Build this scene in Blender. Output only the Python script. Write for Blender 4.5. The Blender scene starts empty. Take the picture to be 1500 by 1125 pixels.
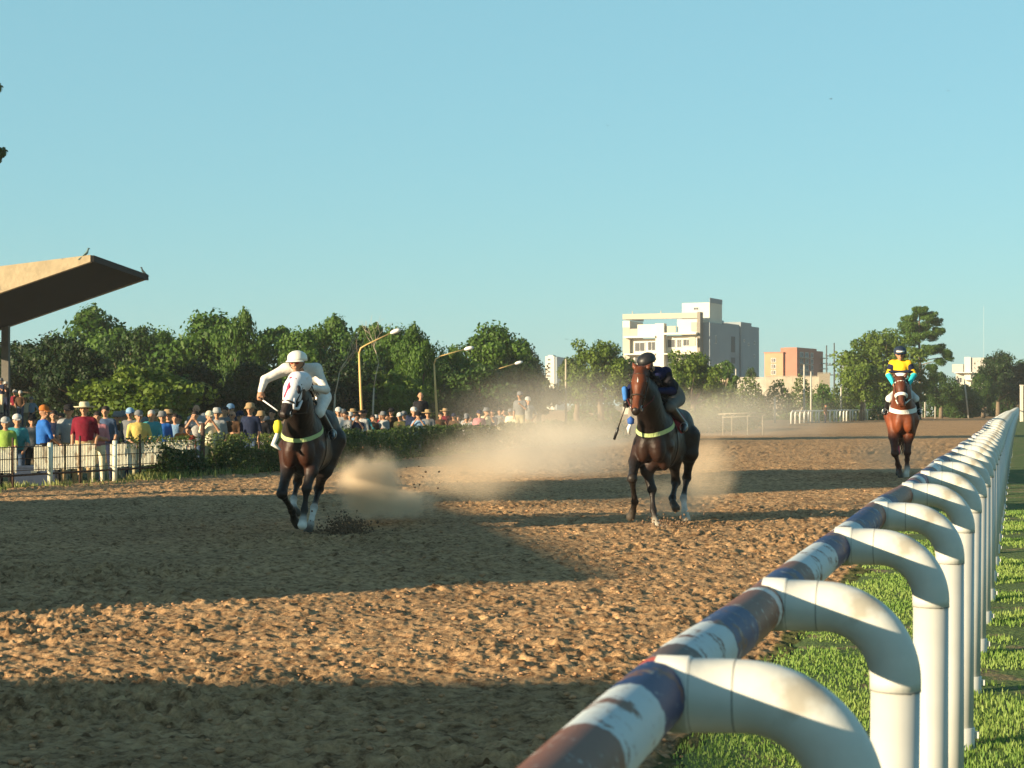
import bpy, math, random
import numpy as np
from mathutils import Vector, Matrix
random.seed(7); rng = np.random.default_rng(11)
R = math.radians
S = bpy.context.scene
C = S.collection

# ------------------------------------------------------------------ camera, light, sky
HC = 1.63; F = 2700.0; HY = 592.0
cam_d = bpy.data.cameras.new('camera'); cam = bpy.data.objects.new('camera', cam_d); C.objects.link(cam)
cam.location = (0, 0, HC); cam.rotation_euler = (R(90), 0, 0)
cam_d.sensor_width = 36; cam_d.lens = F/1500*36
cam_d.shift_y = (HY-562.5)/1500
cam_d.clip_start = 0.05; cam_d.clip_end = 6000
cam_d.dof.use_dof = True; cam_d.dof.focus_distance = 21; cam_d.dof.aperture_fstop = 13
S.camera = cam
SUN_EL = 13.0; TS = Vector((-0.85, -0.53, 0)).normalized()      # horizontal direction towards the sun
w = bpy.data.worlds.new('World'); S.world = w; w.use_nodes = True
nt = w.node_tree; nt.nodes.clear()
sky = nt.nodes.new('ShaderNodeTexSky'); sky.sky_type = 'NISHITA'; sky.sun_disc = False
sky.sun_elevation = R(SUN_EL); sky.sun_rotation = math.atan2(TS.x, TS.y)
sky.air_density = 1.0; sky.dust_density = 0.6; sky.ozone_density = 1.6; sky.altitude = 0
hs = nt.nodes.new('ShaderNodeMix'); hs.data_type = 'RGBA'; hs.blend_type = 'MULTIPLY'
hs.inputs[0].default_value = 1.0; hs.inputs[7].default_value = (0.79, 1.02, 1.10, 1)
bgn = nt.nodes.new('ShaderNodeBackground'); bgn.inputs[1].default_value = 0.056
wo = nt.nodes.new('ShaderNodeOutputWorld')
nt.links.new(sky.outputs[0], hs.inputs[6]); mc_ = nt.nodes.new('ShaderNodeMix'); mc_.data_type = 'RGBA'; mc_.inputs[0].default_value = 0.68
mc_.inputs[7].default_value = (2.5, 5.5, 6.15, 1)          # the evenly bright cyan of the evening haze
tcw = nt.nodes.new('ShaderNodeTexCoord'); sx = nt.nodes.new('ShaderNodeSeparateXYZ'); nt.links.new(tcw.outputs['Generated'], sx.inputs[0])
mw = nt.nodes.new('ShaderNodeMapRange'); mw.inputs['From Min'].default_value = .28; mw.inputs['From Max'].default_value = .75; mw.inputs['To Min'].default_value = .56; mw.inputs['To Max'].default_value = .10
nt.links.new(sx.outputs['Z'], mw.inputs['Value']); nt.links.new(mw.outputs[0], mc_.inputs[0])      # the haze thins towards the zenith
nt.links.new(hs.outputs[2], mc_.inputs[6]); nt.links.new(mc_.outputs[2], bgn.inputs[0]); nt.links.new(bgn.outputs[0], wo.inputs[0])
sd = bpy.data.lights.new('sun', 'SUN'); sd.energy = 5.0; sd.angle = R(0.55); sd.color = (1.0, 0.80, 0.53)
so = bpy.data.objects.new('sun', sd); C.objects.link(so)
tsv = Vector((TS.x*math.cos(R(SUN_EL)), TS.y*math.cos(R(SUN_EL)), math.sin(R(SUN_EL))))
so.rotation_euler = tsv.to_track_quat('Z', 'Y').to_euler(); so.location = (-40, -30, 40)
S.view_settings.view_transform = 'Standard'; S.view_settings.look = 'None'
S.view_settings.exposure = 1.25; S.view_settings.gamma = 1.0
S.render.engine = 'CYCLES'
cy = S.cycles
cy.use_denoising = True
cy.max_bounces = 7; cy.diffuse_bounces = 2; cy.glossy_bounces = 2; cy.transmission_bounces = 3
cy.transparent_max_bounces = 8; cy.volume_bounces = 2
cy.volume_step_rate = 1.2; cy.volume_max_steps = 256
cy.sample_clamp_indirect = 4

# ------------------------------------------------------------------ helpers
def sm(a, b, x):
    t = np.clip((x-a)/(b-a), 0, 1); return t*t*(3-2*t)
def GZ(x, y):
    """ground height: the track banks up a little towards the far bend"""
    return float(0.15*sm(1, 6, x)*sm(26, 36, y)*(1-sm(70, 120, y))-0.25*sm(.1, 1.3, float(outer(y))-x)*(1-sm(95, 140, y)))
OC = [(-40, 5), (-24, 12), (-17.0, 22), (-12.2, 30), (-9.86, 35.5), (-7.85, 40.7), (-5.8, 45), (-2.5, 60), (2.9, 78), (12, 105), (23.5, 150), (37, 185), (85, 300), (170, 480)]
OCx = np.array([p[0] for p in OC]); OCy = np.array([p[1] for p in OC])
def outer(y): return np.interp(y, OCy, OCx)
def at(px, py, D):
    return Vector(((px-750)/F*D, D, HC-(py-HY)/F*D))
def gx(px, D):
    return (px-750)/F*D
def lin(c):
    return tuple((v/255/12.92 if v/255 <= .04045 else ((v/255+.055)/1.055)**2.4) for v in c)

def tag(o, label=None, cat=None, group=None, kind=None):
    if label: o['label'] = label
    if cat: o['category'] = cat
    if group: o['group'] = group
    if kind: o['kind'] = kind
    return o
def empty(name, loc=(0, 0, 0), rz=0, sc=1, **k):
    o = bpy.data.objects.new(name, None); C.objects.link(o); o.empty_display_size = .2
    o.location = loc; o.rotation_euler = (0, 0, rz); o.scale = (sc,)*3
    return tag(o, **k)
def link(name, me, parent=None, loc=None, **k):
    o = bpy.data.objects.new(name, me); C.objects.link(o)
    if parent is not None: o.parent = parent
    if loc is not None: o.location = loc
    return tag(o, **k)
def npmesh(name, V, Q, mats, mi=None, smooth=False):
    """mesh from numpy: V (n,3), Q (m,3 or 4)"""
    V = np.asarray(V, dtype=np.float32); Q = np.asarray(Q, dtype=np.int32)
    me = bpy.data.meshes.new(name); n = Q.shape[1]
    me.vertices.add(len(V)); me.vertices.foreach_set('co', V.ravel())
    me.loops.add(Q.size); me.loops.foreach_set('vertex_index', Q.ravel())
    me.polygons.add(len(Q)); me.polygons.foreach_set('loop_start', np.arange(0, Q.size, n, dtype=np.int32))
    if mi is not None: me.polygons.foreach_set('material_index', np.asarray(mi, dtype=np.int32))
    if smooth: me.polygons.foreach_set('use_smooth', np.ones(len(Q), dtype=bool))
    for m in mats: me.materials.append(m)
    me.update(calc_edges=True); return me

class MB:
    """collects shapes into one mesh"""
    def __init__(s): s.v = []; s.f = []; s.m = []; s.sm = []
    def add(s, V, Fc, m=0, smooth=False):
        b = len(s.v); s.v += [tuple(p) for p in V]
        s.f += [tuple(b+i for i in q) for q in Fc]; s.m += [m]*len(Fc); s.sm += [smooth]*len(Fc); return s
    def box(s, x0, x1, y0, y1, z0, z1, m=0):
        V = [(x, y, z) for z in (z0, z1) for y in (y0, y1) for x in (x0, x1)]
        return s.add(V, [(0, 2, 3, 1), (4, 5, 7, 6), (0, 1, 5, 4), (2, 6, 7, 3), (0, 4, 6, 2), (1, 3, 7, 5)], m)
    def hexa(s, V, m=0):
        return s.add(V, [(0, 2, 3, 1), (4, 5, 7, 6), (0, 1, 5, 4), (2, 6, 7, 3), (0, 4, 6, 2), (1, 3, 7, 5)], m)
    def tube(s, P, rad, n=10, m=0, cap=True, smooth=True):
        P = [Vector(p) for p in P]
        if not hasattr(rad, '__len__'): rad = [rad]*len(P)
        V = []; up = None
        for i, p in enumerate(P):
            d = (P[min(i+1, len(P)-1)]-P[max(i-1, 0)])
            if d.length < 1e-9: d = P[-1]-P[0]
            d.normalize()
            if up is None:
                up = Vector((0, 0, 1)) if abs(d.z) < .9 else Vector((0, 1, 0))
            a = (up-d*up.dot(d)).normalized(); b = d.cross(a); up = a
            for k in range(n):
                t = 2*math.pi*k/n; V.append(p+a*math.cos(t)*rad[i]+b*math.sin(t)*rad[i])
        Fc = [(i*n+k, i*n+(k+1) % n, (i+1)*n+(k+1) % n, (i+1)*n+k) for i in range(len(P)-1) for k in range(n)]
        s.add(V, Fc, m, smooth)
        if cap:
            L = (len(P)-1)*n
            b = len(s.v)-len(V)
            s.f += [tuple(b+k for k in reversed(range(n))), tuple(b+L+k for k in range(n))]; s.m += [m]*2; s.sm += [False]*2
        return s
    def lathe(s, prof, n=16, c=(0, 0, 0), m=0, sx=1, sy=1):
        V = [(c[0]+r*math.cos(2*math.pi*k/n)*sx, c[1]+r*math.sin(2*math.pi*k/n)*sy, c[2]+z) for r, z in prof for k in range(n)]
        Fc = [(i*n+k, i*n+(k+1) % n, (i+1)*n+(k+1) % n, (i+1)*n+k) for i in range(len(prof)-1) for k in range(n)]
        return s.add(V, Fc, m, True)
    def mesh(s, name, mats):
        me = bpy.data.meshes.new(name); me.from_pydata(s.v, [], s.f)
        if not isinstance(mats, (list, tuple)): mats = [mats]
        for x in mats: me.materials.append(x)
        me.polygons.foreach_set('material_index', s.m); me.polygons.foreach_set('use_smooth', s.sm); me.update(); return me
    def build(s, name, mats, parent=None, loc=None, **k): return link(name, s.mesh(name, mats), parent, loc, **k)

# ------------------------------------------------------------------ materials
_mc = {}
def mat(name, col, rough=.7, var=.18, scale=6.0, bump=0.0, bscale=None, spec=.3, metal=0, coat=0, col2=None, thr=None):
    """principled paint with uneven tone; col2 with thr mixes a second colour in patches"""
    if name in _mc: return _mc[name]
    m = bpy.data.materials.new(name); m.use_nodes = True; t = m.node_tree; N = t.nodes; L = t.links
    b = N['Principled BSDF']; b.inputs['Roughness'].default_value = rough; b.inputs['Specular IOR Level'].default_value = spec
    b.inputs['Metallic'].default_value = metal
    if coat: b.inputs['Coat Weight'].default_value = coat; b.inputs['Coat Roughness'].default_value = .25
    tc = N.new('ShaderNodeTexCoord'); no = N.new('ShaderNodeTexNoise'); no.inputs['Scale'].default_value = scale
    no.inputs['Detail'].default_value = 5; no.inputs['Roughness'].default_value = .6
    L.new(tc.outputs['Object'], no.inputs['Vector'])
    rp = N.new('ShaderNodeMapRange'); rp.inputs['From Min'].default_value = .25; rp.inputs['From Max'].default_value = .75
    rp.inputs['To Min'].default_value = 1-var; rp.inputs['To Max'].default_value = 1+var
    L.new(no.outputs['Fac'], rp.inputs['Value'])
    mx = N.new('ShaderNodeMix'); mx.data_type = 'RGBA'; mx.blend_type = 'MULTIPLY'; mx.inputs[0].default_value = 1
    if col2 is not None:
        n2 = N.new('ShaderNodeTexNoise'); n2.inputs['Scale'].default_value = scale*.6; n2.inputs['Detail'].default_value = 6
        L.new(tc.outputs['Object'], n2.inputs['Vector'])
        m2 = N.new('ShaderNodeMapRange'); m2.inputs['From Min'].default_value = thr-.04; m2.inputs['From Max'].default_value = thr+.04
        L.new(n2.outputs['Fac'], m2.inputs['Value'])
        mm = N.new('ShaderNodeMix'); mm.data_type = 'RGBA'; mm.inputs[6].default_value = (*col, 1); mm.inputs[7].default_value = (*col2, 1)
        L.new(m2.outputs[0], mm.inputs[0]); L.new(mm.outputs[2], mx.inputs[6])
    else: mx.inputs[6].default_value = (*col, 1)
    L.new(rp.outputs[0], mx.inputs[7]); L.new(mx.outputs[2], b.inputs['Base Color'])
    if bump:
        nb = N.new('ShaderNodeTexNoise'); nb.inputs['Scale'].default_value = bscale or scale*3; nb.inputs['Detail'].default_value = 4
        L.new(tc.outputs['Object'], nb.inputs['Vector'])
        bp = N.new('ShaderNodeBump'); bp.inputs['Strength'].default_value = 1.0; bp.inputs['Distance'].default_value = bump
        L.new(nb.outputs['Fac'], bp.inputs['Height']); L.new(bp.outputs[0], b.inputs['Normal'])
    _mc[name] = m; return m
def cloth(name, col, rough=.85): return mat('cloth_'+name, col, rough, .15, 9, bump=.03, bscale=7, spec=.15)
def leafmat(name, c1, c2, trans=.35):
    if name in _mc: return _mc[name]
    m = bpy.data.materials.new(name); m.use_nodes = True; t = m.node_tree; N = t.nodes; L = t.links
    b = N['Principled BSDF']; b.inputs['Roughness'].default_value = .55; b.inputs['Specular IOR Level'].default_value = .25
    g = N.new('ShaderNodeNewGeometry'); mx = N.new('ShaderNodeMix'); mx.data_type = 'RGBA'
    mx.inputs[6].default_value = (*c1, 1); mx.inputs[7].default_value = (*c2, 1)
    oi = N.new('ShaderNodeObjectInfo'); tc = N.new('ShaderNodeTexCoord'); no = N.new('ShaderNodeTexNoise'); no.inputs['Scale'].default_value = .9
    L.new(tc.outputs['Object'], no.inputs['Vector'])
    ad = N.new('ShaderNodeMath'); ad.operation = 'MULTIPLY_ADD'; ad.inputs[1].default_value = .55
    L.new(g.outputs['Random Per Island'], ad.inputs[0])
    mr = N.new('ShaderNodeMapRange'); mr.inputs['From Min'].default_value = .35; mr.inputs['From Max'].default_value = .65; mr.inputs['To Max'].default_value = .5
    L.new(no.outputs['Fac'], mr.inputs['Value']); L.new(mr.outputs[0], ad.inputs[2]); L.new(ad.outputs[0], mx.inputs[0])
    L.new(mx.outputs[2], b.inputs['Base Color'])
    tr = N.new('ShaderNodeBsdfTranslucent'); L.new(mx.outputs[2], tr.inputs['Color'])
    ms = N.new('ShaderNodeMixShader'); ms.inputs[0].default_value = trans
    L.new(b.outputs[0], ms.inputs[1]); L.new(tr.outputs[0], ms.inputs[2]); L.new(ms.outputs[0], N['Material Output'].inputs['Surface'])
    _mc[name] = m; return m

# ------------------------------------------------------------------ numpy noise
_T = rng.random((256, 256)).astype(np.float32)
def vnoise(x, y):
    xi = np.floor(x).astype(np.int64); yi = np.floor(y).astype(np.int64); fx = x-xi; fy = y-yi
    fx = fx*fx*(3-2*fx); fy = fy*fy*(3-2*fy)
    g = lambda a, b: _T[a & 255, b & 255]
    return (g(xi, yi)*(1-fx)+g(xi+1, yi)*fx)*(1-fy)+(g(xi, yi+1)*(1-fx)+g(xi+1, yi+1)*fx)*fy
def fbm(x, y, o=4):
    s = 0; a = .5
    for i in range(o): s = s+a*vnoise(x*2**i+i*17.3, y*2**i+i*9.1); a *= .5
    return s

# ------------------------------------------------------------------ organic bodies: smooth union of tapered limbs -> one continuous surface
def cap(a, b, ra, rb=None, m=0, k=None, sc=None): return ('c', np.array(a, float), np.array(b, float), ra, ra if rb is None else rb, m, k, sc)
def ell(c, r, m=0, k=None, rot=None): return ('e', np.array(c, float), np.array(r, float), None if rot is None else np.array(rot.to_3x3()), None, m, k, None)
def sdf(p, P):
    if p[0] == 'c':
        a, b, ra, rb = p[1:5]; sc = p[7]
        if sc is not None: P = P*sc; a = a*sc; b = b*sc
        ba = b-a; t = np.clip(((P-a)@ba)/max(ba@ba, 1e-9), 0, 1)
        d = np.linalg.norm(P-a-t[..., None]*ba, axis=-1)-(ra+(rb-ra)*t)
        return d/(max(sc) if sc is not None else 1)
    c, r, rot = p[1], p[2], p[3]
    q = P-c
    if rot is not None: q = q@rot
    k0 = np.linalg.norm(q/r, axis=-1); k1 = np.linalg.norm(q/(r*r), axis=-1)+1e-9
    return k0*(k0-1)/k1
def bbox(p):
    if p[0] == 'c':
        r = max(p[3], p[4]); r = r/min(p[7]) if p[7] is not None else r
        return np.minimum(p[1], p[2])-r, np.maximum(p[1], p[2])+r
    r = p[2] if p[3] is None else np.full(3, p[2].max())
    return p[1]-r, p[1]+r
def organic(name, prims, mats, h=.02, k=.04, parent=None, relax=1, obj=True, tones=None, **kw):
    B = [bbox(p) for p in prims]; lo = np.min([b[0] for b in B], 0)-3*h; hi = np.max([b[1] for b in B], 0)+3*h
    n = np.ceil((hi-lo)/h).astype(int)+1
    Fd = np.full(n, 1.0, dtype=np.float32)
    ax = [lo[i]+h*np.arange(n[i]) for i in range(3)]
    for p, (b0, b1) in zip(prims, B):
        kk = p[6] if p[6] is not None else k
        mg = kk+2.5*h
        i0 = np.maximum(np.floor((b0-mg-lo)/h).astype(int), 0); i1 = np.minimum(np.ceil((b1+mg-lo)/h).astype(int)+1, n)
        X, Y, Z = np.meshgrid(ax[0][i0[0]:i1[0]], ax[1][i0[1]:i1[1]], ax[2][i0[2]:i1[2]], indexing='ij')
        d = sdf(p, np.stack([X, Y, Z], -1))
        sl = tuple(slice(i0[i], i1[i]) for i in range(3)); f = Fd[sl]
        if kk > 0:
            hh = np.maximum(kk-np.abs(f-d), 0)/kk; Fd[sl] = np.minimum(f, d)-hh*hh*kk*.25
        else: Fd[sl] = np.minimum(f, d)
    S_ = Fd < 0
    cs = [S_[i:n[0]-1+i, j:n[1]-1+j, l:n[2]-1+l] for i in (0, 1) for j in (0, 1) for l in (0, 1)]
    any_ = cs[0].copy(); all_ = cs[0].copy()
    for c in cs[1:]: any_ |= c; all_ &= c
    cell = np.argwhere(any_ & ~all_)
    acc = np.zeros((len(cell), 3)); cnt = np.zeros(len(cell))
    corners = [(i, j, l) for i in (0, 1) for j in (0, 1) for l in (0, 1)]
    vals = {c: Fd[cell[:, 0]+c[0], cell[:, 1]+c[1], cell[:, 2]+c[2]] for c in corners}
    for c in corners:
        for a in range(3):
            if c[a] == 0:
                e = list(c); e[a] = 1; e = tuple(e); A = vals[c]; Bv = vals[e]; mk = (A < 0) != (Bv < 0)
                t = np.where(mk, A/(A-Bv+1e-12), 0); pos = np.tile(np.array(c, float), (len(cell), 1)); pos[:, a] += t
                acc += pos*mk[:, None]; cnt += mk
    V = lo+h*(cell+acc/cnt[:, None])
    idx = np.full(n-1, -1, dtype=np.int64); idx[cell[:, 0], cell[:, 1], cell[:, 2]] = np.arange(len(cell))
    Q = []
    for a in range(3):
        o1, o2 = (a+1) % 3, (a+2) % 3
        s0 = [slice(None)]*3; s1 = [slice(None)]*3; s0[a] = slice(0, -1); s1[a] = slice(1, None)
        A = S_[tuple(s0)]; Bv = S_[tuple(s1)]
        e = np.argwhere(A != Bv); e = e[(e[:, o1] > 0) & (e[:, o2] > 0) & (e[:, o1] < n[o1]-1) & (e[:, o2] < n[o2]-1)]
        inside = A[e[:, 0], e[:, 1], e[:, 2]]
        q = []
        for d1, d2 in ((1, 1), (0, 1), (0, 0), (1, 0)):
            x = e.copy(); x[:, o1] -= d1; x[:, o2] -= d2; q.append(idx[x[:, 0], x[:, 1], x[:, 2]])
        q = np.stack(q, 1); q[~inside] = q[~inside][:, ::-1]; Q.append(q)
    Q = np.concatenate(Q); Q = Q[(Q >= 0).all(1)]
    for _ in range(relax):
        s = np.zeros_like(V); c = np.zeros(len(V))
        for i in range(4):
            for j in (1, 3):
                np.add.at(s, Q[:, i], V[Q[:, (i+j) % 4]]); np.add.at(c, Q[:, i], 1)
        V = V*.45+.55*s/c[:, None]
    fc = V[Q].mean(1); best = np.full(len(Q), 9.0); mi = np.zeros(len(Q), int)
    for p in prims:
        d = sdf(p, fc); mk = d < best; best[mk] = d[mk]; mi[mk] = p[5]
    if tones is not None:
        W_ = np.zeros(len(V)); Cc = np.zeros((len(V), 3))
        for p in prims:
            wt = np.exp(-np.clip(sdf(p, V), -.05, 1)/.016); W_ += wt; Cc += wt[:, None]*np.array(tones[p[5]])
        me = npmesh(name, V, Q, mats[:1], None, True)
        ca = me.color_attributes.new('tone', 'FLOAT_COLOR', 'POINT')
        ca.data.foreach_set('color', np.concatenate([Cc/W_[:, None], np.ones((len(V), 1))], 1).astype(np.float32).ravel())
    else: me = npmesh(name, V, Q, mats, mi, True)
    return link(name, me, parent, **kw) if obj else me
# ------------------------------------------------------------------ ground
def railx(y):
    y = np.asarray(y, float); return -.55+.275*y+np.maximum(y-60, 0)**2*.00001+np.maximum(3.0-y, 0)*.05

def soil_mat():
    m = bpy.data.materials.new('track_soil'); m.use_nodes = True; N = m.node_tree.nodes; L = m.node_tree.links
    b = N['Principled BSDF']; b.inputs['Roughness'].default_value = .95; b.inputs['Specular IOR Level'].default_value = .12
    tc = N.new('ShaderNodeTexCoord')
    def noise(sc, det=6, ro=.6):
        n = N.new('ShaderNodeTexNoise'); n.inputs['Scale'].default_value = sc; n.inputs['Detail'].default_value = det; n.inputs['Roughness'].default_value = ro
        L.new(tc.outputs['Object'], n.inputs['Vector']); return n
    r1 = N.new('ShaderNodeValToRGB'); e = r1.color_ramp.elements
    e[0].position = .36; e[0].color = (.14, .072, .032, 1); e[1].position = .72; e[1].color = (.66, .425, .22, 1)
    x = e.new(.52); x.color = (.43, .262, .13, 1)
    L.new(noise(9, 8, .7).outputs['Fac'], r1.inputs[0])
    n2 = noise(.55, 5); mr = N.new('ShaderNodeMapRange'); mr.inputs['From Min'].default_value = .3; mr.inputs['From Max'].default_value = .7
    mr.inputs['To Min'].default_value = .78; mr.inputs['To Max'].default_value = 1.15; L.new(n2.outputs['Fac'], mr.inputs['Value'])
    mu = N.new('ShaderNodeMix'); mu.data_type = 'RGBA'; mu.blend_type = 'MULTIPLY'; mu.inputs[0].default_value = 1
    L.new(r1.outputs[0], mu.inputs[6]); L.new(mr.outputs[0], mu.inputs[7])
    at_ = N.new('ShaderNodeAttribute'); at_.attribute_name = 'verge'
    n3 = noise(3, 6); md = N.new('ShaderNodeMath'); md.operation = 'MULTIPLY_ADD'; md.inputs[1].default_value = 1.0
    L.new(n3.outputs['Fac'], md.inputs[0]); L.new(at_.outputs['Fac'], md.inputs[2])
    m3 = N.new('ShaderNodeMapRange'); m3.inputs['From Min'].default_value = .85; m3.inputs['From Max'].default_value = 1.15; L.new(md.outputs[0], m3.inputs['Value'])
    gr = N.new('ShaderNodeValToRGB'); g = gr.color_ramp.elements
    g[0].position = .35; g[0].color = (.045, .06, .018, 1); g[1].position = .7; g[1].color = (.13, .12, .05, 1); L.new(noise(14, 5).outputs['Fac'], gr.inputs[0])
    mg = N.new('ShaderNodeMix'); mg.data_type = 'RGBA'; L.new(m3.outputs[0], mg.inputs[0]); L.new(mu.outputs[2], mg.inputs[6]); L.new(gr.outputs[0], mg.inputs[7])
    L.new(mg.outputs[2], b.inputs['Base Color'])
    bp = N.new('ShaderNodeBump'); bp.inputs['Strength'].default_value = 1; bp.inputs['Distance'].default_value = .022
    nb = noise(24, 7, .75); L.new(nb.outputs['Fac'], bp.inputs['Height'])
    b2 = N.new('ShaderNodeBump'); b2.inputs['Distance'].default_value = .05; b2.inputs['Strength'].default_value = 1
    L.new(noise(4.5, 5, .6).outputs['Fac'], b2.inputs['Height']); L.new(bp.outputs[0], b2.inputs['Normal']); L.new(b2.outputs[0], b.inputs['Normal'])
    return m
M_SOIL = soil_mat()
M_FIELD = mat('field_ground', (.085, .09, .035), .95, .3, .8, col2=(.2, .15, .08), thr=.55)

# the big sheet out to the horizon
mb = MB(); mb.v = [(-1400, -200, -.26), (1800, -200, -.26), (1800, 2400, -.26), (-1400, 2400, -.26)]; mb.f = [(0, 1, 2, 3)]; mb.m = [0]; mb.sm = [False]
mb.build('ground', M_FIELD, kind='structure')

# race track: churned soil, fine near the camera, coarse far away
cols = np.concatenate([np.linspace(-1.6, -.44, 50)[:-1], np.linspace(-.44, .36, 960), np.linspace(.36, 1.2, 40)[1:]])
rows = np.concatenate([np.linspace(-6, 6.3, 40)[:-1], np.geomspace(6.3, 48, 760), np.geomspace(48, 480, 150)[1:]])
U, Y = np.meshgrid(cols, rows); X = U*np.maximum(Y, 6.3)
near = sm(5.5, 6.6, Y)
h = .022*(fbm(X*3.2, Y*3.2, 3)-.45)
n1 = fbm(X*9, Y*9, 3); h += .012*(vnoise(X*1.3+Y*.5, Y*6.5)-.5)*(vnoise(X*.4, Y*.4+9)) + .040*np.maximum(n1-.47, 0)*1.9
h -= .06*np.maximum(.37-fbm(X*5+40, Y*5, 2), 0)*3.2                      # hoof holes
n2 = vnoise(X*26, Y*26); h += .026*np.maximum(n2-.48, 0)*2.5
n3 = vnoise(X*55+9, Y*55); h += .012*n3
patch = .55+.9*sm(.3, .7, fbm(X*.5+5, Y*.5, 2)); h = h*patch*near
rp = np.random.default_rng(77)
for _ in range(70):                                                       # strings of hoof prints running down the track
    x_, y_ = rp.uniform(-3.5, 5), rp.uniform(7, 34)
    for j in range(9):
        px_, py_ = x_+rp.normal(0, .12), y_+j*rp.uniform(.35, .75)
        i0, i1 = np.searchsorted(rows, [py_-.16, py_+.16]); j0, j1 = np.searchsorted(cols, [(px_-.17)/py_, (px_+.17)/py_])
        if i1 <= i0 or j1 <= j0: continue
        d_ = np.hypot((X[i0:i1, j0:j1]-px_)*1.15, Y[i0:i1, j0:j1]-py_)
        h[i0:i1, j0:j1] += -.038*np.exp(-(d_/.055)**4)+.016*np.exp(-((d_-.095)/.035)**2)
dout = outer(Y)-X                                                         # >0 beyond the outer fence
drail = X-railx(Y)
h *= (1-.75*sm(-1, .3, dout))*(1-sm(40, 120, Y)*.6)
bank = .15*sm(1, 6, X)*sm(26, 36, Y)*(1-sm(70, 120, Y))-.25*sm(.1, 1.3, dout)*(1-sm(95, 140, Y))
h = np.where(drail > -.85, -.05, h)+bank
verge = np.clip(sm(-.9, .6, dout)*(1-.55*sm(3, 9, dout)), 0, 1)
verge = np.maximum(verge, sm(-1.2, -1.0, drail)*.9)
verge = np.where((Y > 85) & (dout > -2), .2, verge)
nr, nc = U.shape; I = np.arange(nr*nc).reshape(nr, nc)
Q = np.stack([I[:-1, :-1], I[:-1, 1:], I[1:, 1:], I[1:, :-1]], -1).reshape(-1, 4)
me = npmesh('race_track', np.stack([X, Y, h], -1).reshape(-1, 3), Q, [M_SOIL], smooth=True)
a = me.attributes.new('verge', 'FLOAT', 'POINT'); a.data.foreach_set('value', verge.astype(np.float32).ravel())
track = link('race_track', me, kind='structure')

# loose clods on the track (nobody could count them)
def clod_mesh(s, seed):
    r = np.random.default_rng(seed); g = (1+5**.5)/2
    v = np.array([(-1, g, 0), (1, g, 0), (-1, -g, 0), (1, -g, 0), (0, -1, g), (0, 1, g), (0, -1, -g), (0, 1, -g), (g, 0, -1), (g, 0, 1), (-g, 0, -1), (-g, 0, 1)])/1.9
    f = np.array([(0, 11, 5), (0, 5, 1), (0, 1, 7), (0, 7, 10), (0, 10, 11), (1, 5, 9), (5, 11, 4), (11, 10, 2), (10, 7, 6), (7, 1, 8), (3, 9, 4), (3, 4, 2), (3, 2, 6), (3, 6, 8), (3, 8, 9), (4, 9, 5), (2, 4, 11), (6, 2, 10), (8, 6, 7), (9, 8, 1)])
    return v*s*(1+.5*(r.random((12, 1))-.5)), f
NV = 5000
D = 7*(40/7)**rng.random(NV)**.8; u = rng.uniform(-.34, .34, NV); x = u*D
ok = (x < railx(D)-1.0) & (x > outer(D)+.5); D = D[ok]; x = x[ok]
Vs = []; Fs = []; b = 0
for i in range(len(D)):
    v, f = clod_mesh(float(np.clip(rng.lognormal(-4.7, .45), .004, .026)), i % 50)
    v = v*np.array([1.2, 1, .7]); Vs.append(v+np.array([x[i], D[i], GZ(x[i], D[i])+.008])); Fs.append(f+b); b += 12
M_CLOD = mat('clod_soil', (.43, .245, .13), .95, .35, 8, bump=.01, bscale=60, spec=.1)
link('soil_clods', npmesh('soil_clods', np.concatenate(Vs), np.concatenate(Fs), [M_CLOD]),
     label='loose reddish soil clods strewn over the race track', cat='clods', kind='stuff')

# ------------------------------------------------------------------ grass: verge sheet and blades
def gh(x, y): return .028*fbm(x*2.1+3, y*2.1, 3)+.01
xs = np.linspace(-1.08, 14, 90); ys = np.concatenate([np.linspace(-6, 40, 180), np.geomspace(41, 260, 60)])
GX, GY = np.meshgrid(xs, ys); GX = GX+railx(GY); ed = .12*(fbm(GX*0+GY*1.7, GY*.6, 3)-.5)
GX = np.where(np.arange(len(xs))[None, :] == 0, GX+ed*2, GX)
gz = gh(GX, GY); gz = np.where(np.arange(len(xs))[None, :] == 0, -.05, gz)+.15*sm(1, 6, GX)*sm(26, 36, GY)*(1-sm(70, 120, GY))
nr, nc = GX.shape; I = np.arange(nr*nc).reshape(nr, nc)
Q = np.stack([I[:-1, :-1], I[:-1, 1:], I[1:, 1:], I[1:, :-1]], -1).reshape(-1, 4)
M_GS = mat('lawn_ground', (.07, .11, .025), .95, .3, 5, bump=.03, bscale=30, col2=(.16, .13, .06), thr=.6)
link('infield_lawn', npmesh('infield_lawn', np.stack([GX, GY, gz], -1).reshape(-1, 3), Q, [M_GS], smooth=True), kind='structure')
def blades(x, y, z, hgt, wid, rg=rng, lean=.5):
    n = len(x); a = rg.uniform(0, 2*np.pi, n); l = rg.uniform(0, lean, n)*hgt; b = rg.uniform(0, 2*np.pi, n)
    dx = np.cos(a)*wid/2; dy = np.sin(a)*wid/2; lx = np.cos(b)*l; ly = np.sin(b)*l
    P = np.stack([np.stack([x-dx, y-dy, z], -1), np.stack([x+dx, y+dy, z], -1),
                  np.stack([x+dx*.7+lx*.4, y+dy*.7+ly*.4, z+hgt*.6], -1), np.stack([x-dx*.7+lx*.4, y-dy*.7+ly*.4, z+hgt*.6], -1),
                  np.stack([x+lx, y+ly, z+hgt*.97], -1)], 1).reshape(-1, 3)
    k = np.arange(n)[:, None]*5
    return P, np.concatenate([k+np.array([[0, 1, 2]]), k+np.array([[0, 2, 3]]), k+np.array([[3, 2, 4]])])
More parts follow.
